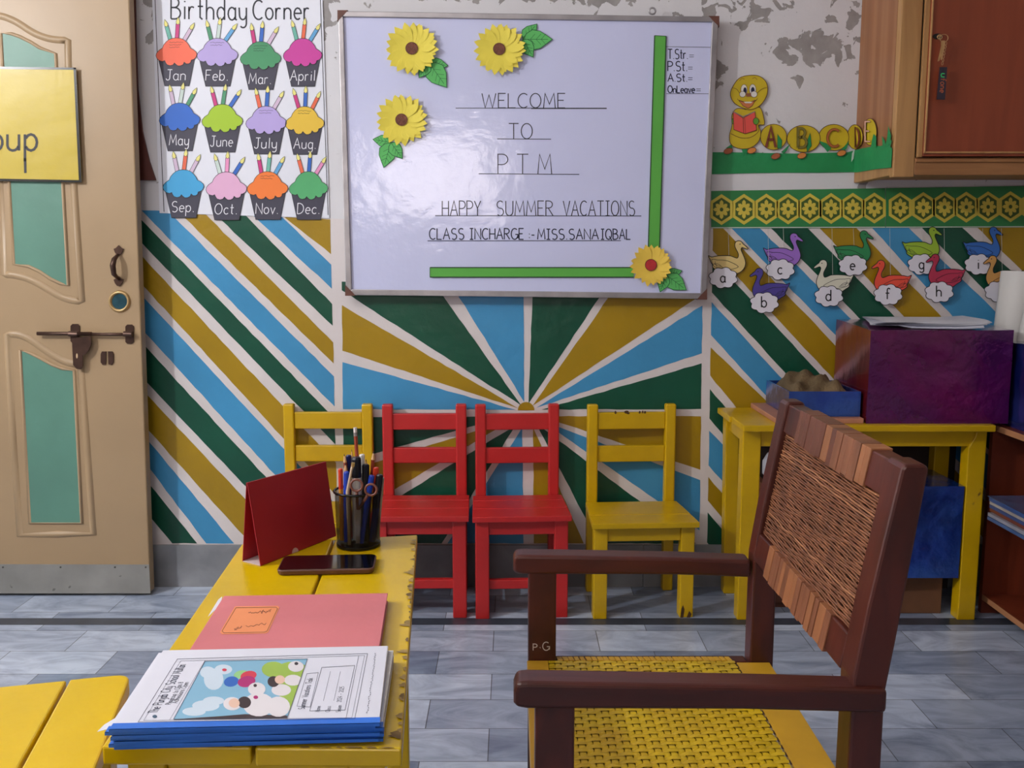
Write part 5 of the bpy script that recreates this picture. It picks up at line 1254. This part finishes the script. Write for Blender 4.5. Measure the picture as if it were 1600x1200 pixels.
# booklets with blue spines
bp_ = [onZ(x_, y_, .6312) for x_, y_ in ((172, 1139), (592, 1129), (608, 1009), (255, 1016))]
BLUE = mk('blue_spine_tape', (44, 116, 222), 0.4, 0.08, 10, .1, 20)
U_ = (bp_[1] - bp_[0]); V_ = (bp_[3] - bp_[0]); U_.z = V_.z = 0; Un = U_.normalized(); Vn = V_.normalized()
NB = 7; zb = .6056; hb = .00365
names = ['bottom booklet of the blue-spined stack', 'second booklet from the bottom of the blue-spined stack', 'third booklet from the bottom of the stack, its pages jutting right', 'middle booklet of the stack of seven', 'third booklet from the top of the blue-spined stack', 'booklet directly under the printed top one', 'top booklet with a cartoon cover picture of children and balloons']
offs = [(.003, .004, .012), (-.002, .002, -.005), (.004, .001, .015), (0, .003, -.012), (.003, 0, .012), (-.005, .001, .006), (0, 0, 0)]
for i in range(NB):
    du, dv, rot = offs[i]; z0 = zb + hb * i
    c0 = bp_[0] + Un * du + Vn * dv
    cr, sr = math.cos(rot), math.sin(rot)
    u = Vector((Un.x * cr - Un.y * sr, Un.x * sr + Un.y * cr, 0)); v = Vector((Vn.x * cr - Vn.y * sr, Vn.x * sr + Vn.y * cr, 0))
    lu, lv = U_.length, V_.length
    Q = lambda a, b: c0 + u * a + v * b
    t = thing('booklet', Q(lu / 2, lv / 2).xy.to_3d() + Vector((0, 0, z0)), names[i] if 'top one' in names[i] or i == 6 else names[i], 'booklet', 'blue-spined booklets in a stack')
    q = MB(); slab(q, [Q(0, .003), Q(lu, .003), Q(lu + (.007 if i % 2 == 0 and i < 6 else .001), lv), Q(0, lv)], z0 + .0004, z0 + hb - .0006); q.build('pages', PAGES, t)
    q = MB()
    pc_ = [Q(0, 0), Q(lu, 0), Q(lu, lv), Q(0, lv)]
    slab(q, pc_, z0 + hb - .0006, z0 + hb - .0001); slab(q, pc_, z0, z0 + .0004); cv = q.build('cover', SHEET, t)
    q = MB(); slab(q, [Q(-.001, -.0015), Q(lu + .001, -.0015), Q(lu + .001, .013), Q(-.001, .013)], z0 + hb - .0002, z0 + hb + .0000)
    slab(q, [Q(-.001, -.0015), Q(lu + .001, -.0015), Q(lu + .001, .0), Q(-.001, .0)], z0 + .0001, z0 + hb); q.build('spine_tape', BLUE, t, bevel=.0003)
ztop = zb + hb * NB
fl2 = MB(); lp = [onZ(x_, y_, .618) for x_, y_ in ((152, 1146), (176, 1140), (200, 1118), (188, 1120), (163, 1135))]
slab(fl2, lp, .6198, .6202)
o = fl2.build('loose_sheet', SHEET); tag(o, 'corner of a loose white sheet poking out left of the booklet stack', 'paper')
def zbp(x, y): return (150 + x / 3.265, 1000 + y / 3.265)
pm = zmap(ztop + .0001)
INK = flat('print_ink', (66, 70, 92), .6)
def pp(*pts): return [zbp(*p) for p in pts]
q = MB()
ribbon(q, pp((215, 418), (415, 97), (1385, 69), (1320, 401)), .3, pm, .0001, 0, True); ribbon(q, pp((243, 410), (432, 107), (1370, 79), (1305, 396)), .2, pm, .0001, 0, True)
ribbon(q, pp((375, 408), (556, 104)), .2, pm, .0001); ribbon(q, pp((1025, 337), (1075, 172), (1134, 166), (1092, 342)), .25, pm, .0001, 0, True)
ribbon(q, pp((1090, 362), (1152, 140), (1320, 130), (1270, 357)), .3, pm, .0001, 0, True)
ribbon(q, pp((1275, 400), (1340, 80)), .25, pm, .0001)
ribbon(q, pp((1160, 310), (1196, 160)), .2, pm, .0001); ribbon(q, pp((1213, 310), (1247, 160)), .2, pm, .0001)
O0 = bp_[0].copy(); O0.z = 0
def tmap(x, y, d=0.0):   # x runs from the spine to the back edge, y to the right
    p = O0 + Vn * x + Un * y; p.z = ztop + .0002 + d; return p
G['j'] = (.25, [[(.2, .6), (.2, -.15)] + _a(.05, -.15, .15, .2, 0, -140, 5)])
def tpx(s_, a, b, h, hw):
    pa, pb = [onZ(*zbp(*p), ztop) - O0 for p in (a, b)]
    x0_, x1_ = pa.dot(Vn), pb.dot(Vn); u_ = (pa.dot(Un) + pb.dot(Un)) / 2
    text(q, s_, x0_, u_, h, x1_ - x0_, hw, tmap, 0, gap=.14)
tpx('The Punjab City School Multan', (325, 368), (480, 122), .0105, .0005)
tpx('Playgroup to Class 8', (392, 325), (464, 212), .006, .0003); tpx('Admissions Open', (428, 318), (490, 212), .006, .0003)
tpx('Summer Vacations Task', (1078, 338), (1124, 182), .0070, .00035); tpx('Name:', (1150, 350), (1158, 320), .005, .00025); tpx('Class:', (1202, 350), (1210, 320), .005, .00025)
tpx('Session:', (1256, 350), (1264, 315), .005, .00025); tpx('2024 - 2025', (1266, 300), (1280, 222), .005, .00025)
for k in range(30): ribbon(q, [(x_, .2745 + random.uniform(-.0012, .0012)) for x_ in (.022 + .0055 * k, .024 + .0055 * k, .026 + .0055 * k)], .0003, tmap, 0)
shape(q, ell(*zbp(300, 390), 3.8, 2.6, 12), pm, .0001, 1)
SKY = flat('print_sky', (136, 186, 214)); CLD = flat('print_cloud', (206, 222, 236)); HILL = flat('print_hill', (160, 192, 84)); WHT = flat('print_white', (228, 224, 228)); HAIR = flat('print_dark_hair', (62, 50, 54)); SKN = flat('print_skin', (232, 196, 176))
pic = pp((395, 404), (556, 108), (1078, 96), (975, 398))
shape(q, pic, pm, .00012, 2)
BL_N = [0]
def blob(cx_, cy_, rx_, ry_, mi, d_, a=0.0): 
    BL_N[0] += 1; d_ = .00014 + .00001 * BL_N[0]
    e_ = clip(ell(cx_, cy_, rx_, ry_, 18, a), [(395, 404), (556, 108), (1078, 96), (975, 398)])
    if len(e_) > 2: shape(q, pp(*e_), pm, d_, mi)
for c_ in ((600, 200, 50, 55), (570, 165, 40, 30), (650, 150, 45, 25), (560, 335, 70, 28), (500, 365, 60, 22), (600, 310, 55, 22)): blob(*c_, 3, .00016)
blob(1000, 200, 110, 90, 4, .0002); blob(985, 300, 50, 60, 4, .0002); blob(905, 150, 60, 40, 4, .0002)
shape(q, pp((395, 404), (640, 388), (760, 378), (975, 385), (975, 398)), pm, .00023, 6)
for c_, m_ in (((740, 175, 38, 20), 8), ((690, 212, 38, 26), 9), ((778, 182, 42, 24), 10), ((768, 212, 46, 28), 11)): blob(*c_, m_, .00026 + .00004 * m_ * .2, -.2)
for c_ in ((695, 325, 46, 34), (830, 330, 80, 60), (930, 340, 60, 52), (820, 250, 45, 34), (945, 255, 50, 30), (1005, 205, 45, 28), (1020, 135, 40, 28)): blob(*c_, 5, .00034)
blob(757, 318, 34, 30, 6, .00038); blob(705, 322, 28, 24, 7, .00042); blob(905, 212, 30, 28, 6, .00038); blob(938, 202, 26, 22, 7, .00042)
blob(815, 292, 12, 9, 11, .00042); blob(812, 232, 9, 8, 6, .00042); blob(1022, 120, 10, 8, 6, .00042); blob(655, 152, 12, 7, 10, .0003)
ribbon(q, pic, .3, pm, .0005, 0, True)
q.build('cover_print', [INK, flat('print_badge', (70, 96, 120)), SKY, CLD, HILL, WHT, HAIR, SKN, flat('balloon_green', (150, 206, 140)), flat('balloon_blue', (50, 104, 190)), flat('balloon_red', (214, 64, 84)), flat('balloon_magenta', (176, 44, 116))], cv, recalc=False)

# ------------------------------------------------------------------ cane-backed armchair
ac = thing('armchair', (.25, 1.46, 0), 'dark brown wooden armchair with yellow woven seat and brown cane back', 'armchair')
ZA = .589
def post_profile(): return [(.441, 0), (.487, 0), (.487, .57), (.497, .64), (.527, .870), (.522, .876), (.496, .876), (.492, .870), (.459, .69), (.444, .59)]
for ya, yb in ((1.186, 1.236), (1.702, 1.746)):
    pf = post_profile()
    MB().prism([(x, ya, z) for x, z in pf], [(x, yb, z) for x, z in pf]).build('back_post', DWOOD, ac, bevel=.004)
for ya, yb in ((1.184, 1.222), (1.708, 1.748)):
    MB().box(.030, ya, 0, .082, yb, ZA - .030).build('front_leg', DWOOD, ac, bevel=.003)
for ya, yb, far in ((1.178, 1.222, 0), (1.706, 1.752, 1)):
    pf = [(.002, ZA - .012), (.006, ZA), (.02, ZA + .001), (.30, ZA - .004), (.487, ZA - .009), (.487, ZA - .042), (.30, ZA - .037), (.02, ZA - .036), (.006, ZA - .034), (.002, ZA - .028)]
    if far: pf = [(x if x < .45 else .44, z) for x, z in pf]
    MB().prism([(x, ya, z) for x, z in pf], [(x, yb, z) for x, z in pf]).build('armrest', DWOOD_H, ac, bevel=.006, seg=3)
def bx(z): return .452 + (z - .63) * .188
for nm, z0, z1 in (('top_rail', .822, .871), ('lower_rail', .583, .632)):
    q = MB(); q.hexa([(bx(z0), 1.236, z0), (bx(z0) + .026, 1.236, z0), (bx(z0) + .026, 1.702, z0), (bx(z0), 1.702, z0), (bx(z1), 1.236, z1), (bx(z1) + .026, 1.236, z1), (bx(z1) + .026, 1.702, z1), (bx(z1), 1.702, z1)])
    rl = q.build(nm, DWOOD, ac, bevel=.002)
    q = MB(); rnd = random.Random(4 if nm == 'top_rail' else 9); y = 1.30
    while y < 1.62:
        w_ = rnd.uniform(.014, .03); e = .0022; z0_, z1_ = z0 - e - rnd.uniform(0, .004), z1 + e; yb = min(y + w_, 1.64)
        q.hexa([(bx(z0_) - e, y, z0_), (bx(z0_) + .026 + e, y, z0_), (bx(z0_) + .026 + e, yb, z0_), (bx(z0_) - e, yb, z0_), (bx(z1_) - e, y, z1_), (bx(z1_) + .026 + e, y, z1_), (bx(z1_) + .026 + e, yb, z1_), (bx(z1_) - e, yb, z1_)], rnd.choice((0, 0, 1, 2)))
        y += w_ + rnd.choice((.0006, .0006, .004))
    q.build('cane_wrapping', [mk('cane_brown', (136, 86, 60), .4, .2, 9, .1, 30, stretch=(1, 3, .4)), mk('cane_brown_dark', (112, 66, 50), .4, .2, 9), mk('cane_brown_light', (160, 104, 68), .4, .2, 9)], rl, bevel=.0008)
# woven cane panel: tight horizontal strands over upright ties
CANE1 = mk('cane_strand', (140, 90, 60), .42, .25, 30, grain=((104, 58, 38), .5, 40)); CANE2 = mk('cane_strand_light', (170, 116, 80), .42, .2, 30)
q = MB(); rnd = random.Random(2); NS = 48
for k in range(NS):
    z = .634 + (.820 - .634) * k / (NS - 1); ph_ = (k % 2) * math.pi
    path = []
    for i in range(25):
        y = 1.238 + (1.700 - 1.238) * i / 24
        path.append((bx(z) + .007 + .0010 * math.sin(i * 1.6 + ph_) + rnd.uniform(-.0005, .0005), y, z + .0005 * math.sin(i * .9 + k * .7) * (2.2 if k < 26 else .5) + rnd.uniform(-.0003, .0003)))
    q.tube(path, .0017, 6, 0 if rnd.random() < .88 else 1, caps=False)
    q.tube([(a + .013, b, c + .002) for a, b, c in path[::4]], .0021, 5, 2, caps=False)  # rear layer, coloured darker to stand for shade in the gaps
q2_ = MB()
for i in range(10):
    y = 1.27 + (1.67 - 1.27) * i / 9
    path = [(bx(z) + .009 + .0026 * math.sin(k * math.pi + i * math.pi), y + .002 * math.sin(k), z) for k, z in enumerate([.632 + .19 * j / 18 for j in range(19)])]
    q2_.tube(path, .0016, 5, 0)
pn = q.build('cane_panel', [CANE1, CANE2, mk('cane_strand_shaded', (84, 48, 34), .5)], ac, smooth=True, recalc=False); q2_.build('cane_tie', CANE1, pn, smooth=True)
# seat
SZ = .385
SYEL = mk('yellow_plastic_weave', (206, 172, 18), 0.38, 0.12, 14, grain=((176, 132, 20), .5, 8))
for nm, b_ in (('seat_rail', (.082, 1.712, .342, .441, 1.742, SZ - .003)), ('seat_rail', (.082, 1.188, .342, .441, 1.218, SZ - .003)), ('seat_rail', (.034, 1.222, .342, .064, 1.708, SZ - .006)), ('seat_rail', (.45, 1.236, .342, .476, 1.702, SZ - .006))):
    MB().box(*b_).build(nm, DWOOD_H, ac, bevel=.003)
q = MB(); NX, NY = 30, 44; x0, x1, y0, y1 = .068, .415, 1.222, 1.708
pitx, pity = (x1 - x0) / NX, (y1 - y0) / NY
for i in range(NX):          # strands running front-to-back of the view (along y)
    xc = x0 + (i + .5) * pitx; vs = []; n = NY * 2
    for k in range(n + 1):
        y = y0 + (y1 - y0) * k / n; z = SZ + .0016 * math.cos(math.pi * (k / 2 - .5) + (i // 2) * math.pi)
        vs += [(xc - pitx * .42, y, z - .0004), (xc, y, z + .0003), (xc + pitx * .42, y, z - .0004)]
    q.add(vs, [f for k in range(n) for f in ((3 * k, 3 * k + 1, 3 * k + 4, 3 * k + 3), (3 * k + 1, 3 * k + 2, 3 * k + 5, 3 * k + 4))])
for j in range(NY):
    yc = y0 + (j + .5) * pity; vs = []; n = NX
    for k in range(n + 1):
        x = x0 + (x1 - x0) * k / n; z = SZ - .0016 * math.cos(math.pi * j + ((max(0, k - 1) // 2)) * math.pi)
        vs += [(x, yc - pity * .45, z - .0004), (x, yc, z + .0003), (x, yc + pity * .45, z - .0004)]
    q.add(vs, [f for k in range(n) for f in ((3 * k, 3 * k + 1, 3 * k + 4, 3 * k + 3), (3 * k + 1, 3 * k + 2, 3 * k + 5, 3 * k + 4))])
q.build('woven_seat', SYEL, ac, smooth=True, recalc=False)
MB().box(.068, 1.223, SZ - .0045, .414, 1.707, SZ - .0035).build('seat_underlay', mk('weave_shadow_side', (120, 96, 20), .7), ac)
q = MB(); rnd = random.Random(6)
q.box(.418, 1.238, SZ - .006, .479, 1.700, SZ + .001, 0)
q.box(.028, 1.224, SZ - .045, .0675, 1.706, SZ + .002, 0)
for k in range(20): y = 1.25 + .0225 * k; q.box(.4145, y, SZ + .0006, .4175, y + .0225 * .55, SZ + .0018, 1)
n = 30
for k in range(n):           # wrapping over the far and near rails
    x = .086 + (.415 - .086) * k / n; w_ = (.329 / n) * rnd.uniform(.72, .93)
    for ya, yb in ((1.7085, 1.728), (1.204, 1.2215)): q.hexa([(x, ya, SZ - .003), (x + w_, ya, SZ - .003), (x + w_ - .003, yb, SZ - .003), (x - .003, yb, SZ - .003), (x, ya, SZ + .0015), (x + w_, ya, SZ + .0015), (x + w_ - .003, yb, SZ + .0005), (x - .003, yb, SZ + .0005)])
q.build('seat_edging', [mk('yellow_edge_strap', (206, 158, 40), .4, .1, 8), flat('weave_hole', (60, 36, 16))], ac, bevel=.0006)
for y_ in (1.192, 1.716): MB().box(.082, y_, .14, .441, y_ + .022, .175).build('side_stretcher', DWOOD_H, ac, bevel=.002)
q = MB(); am = wallmap(1.708); text(q, 'P', 833, 1016, 10, 6, .7, am, .0006); text(q, '.', 843, 1012, 8, 1.5, .9, am, .0006); text(q, 'G', 848, 1016, 13, 10, .7, am, .0006)
q.build('lettering', flat('white_paint_mark', (214, 206, 200)), ac)
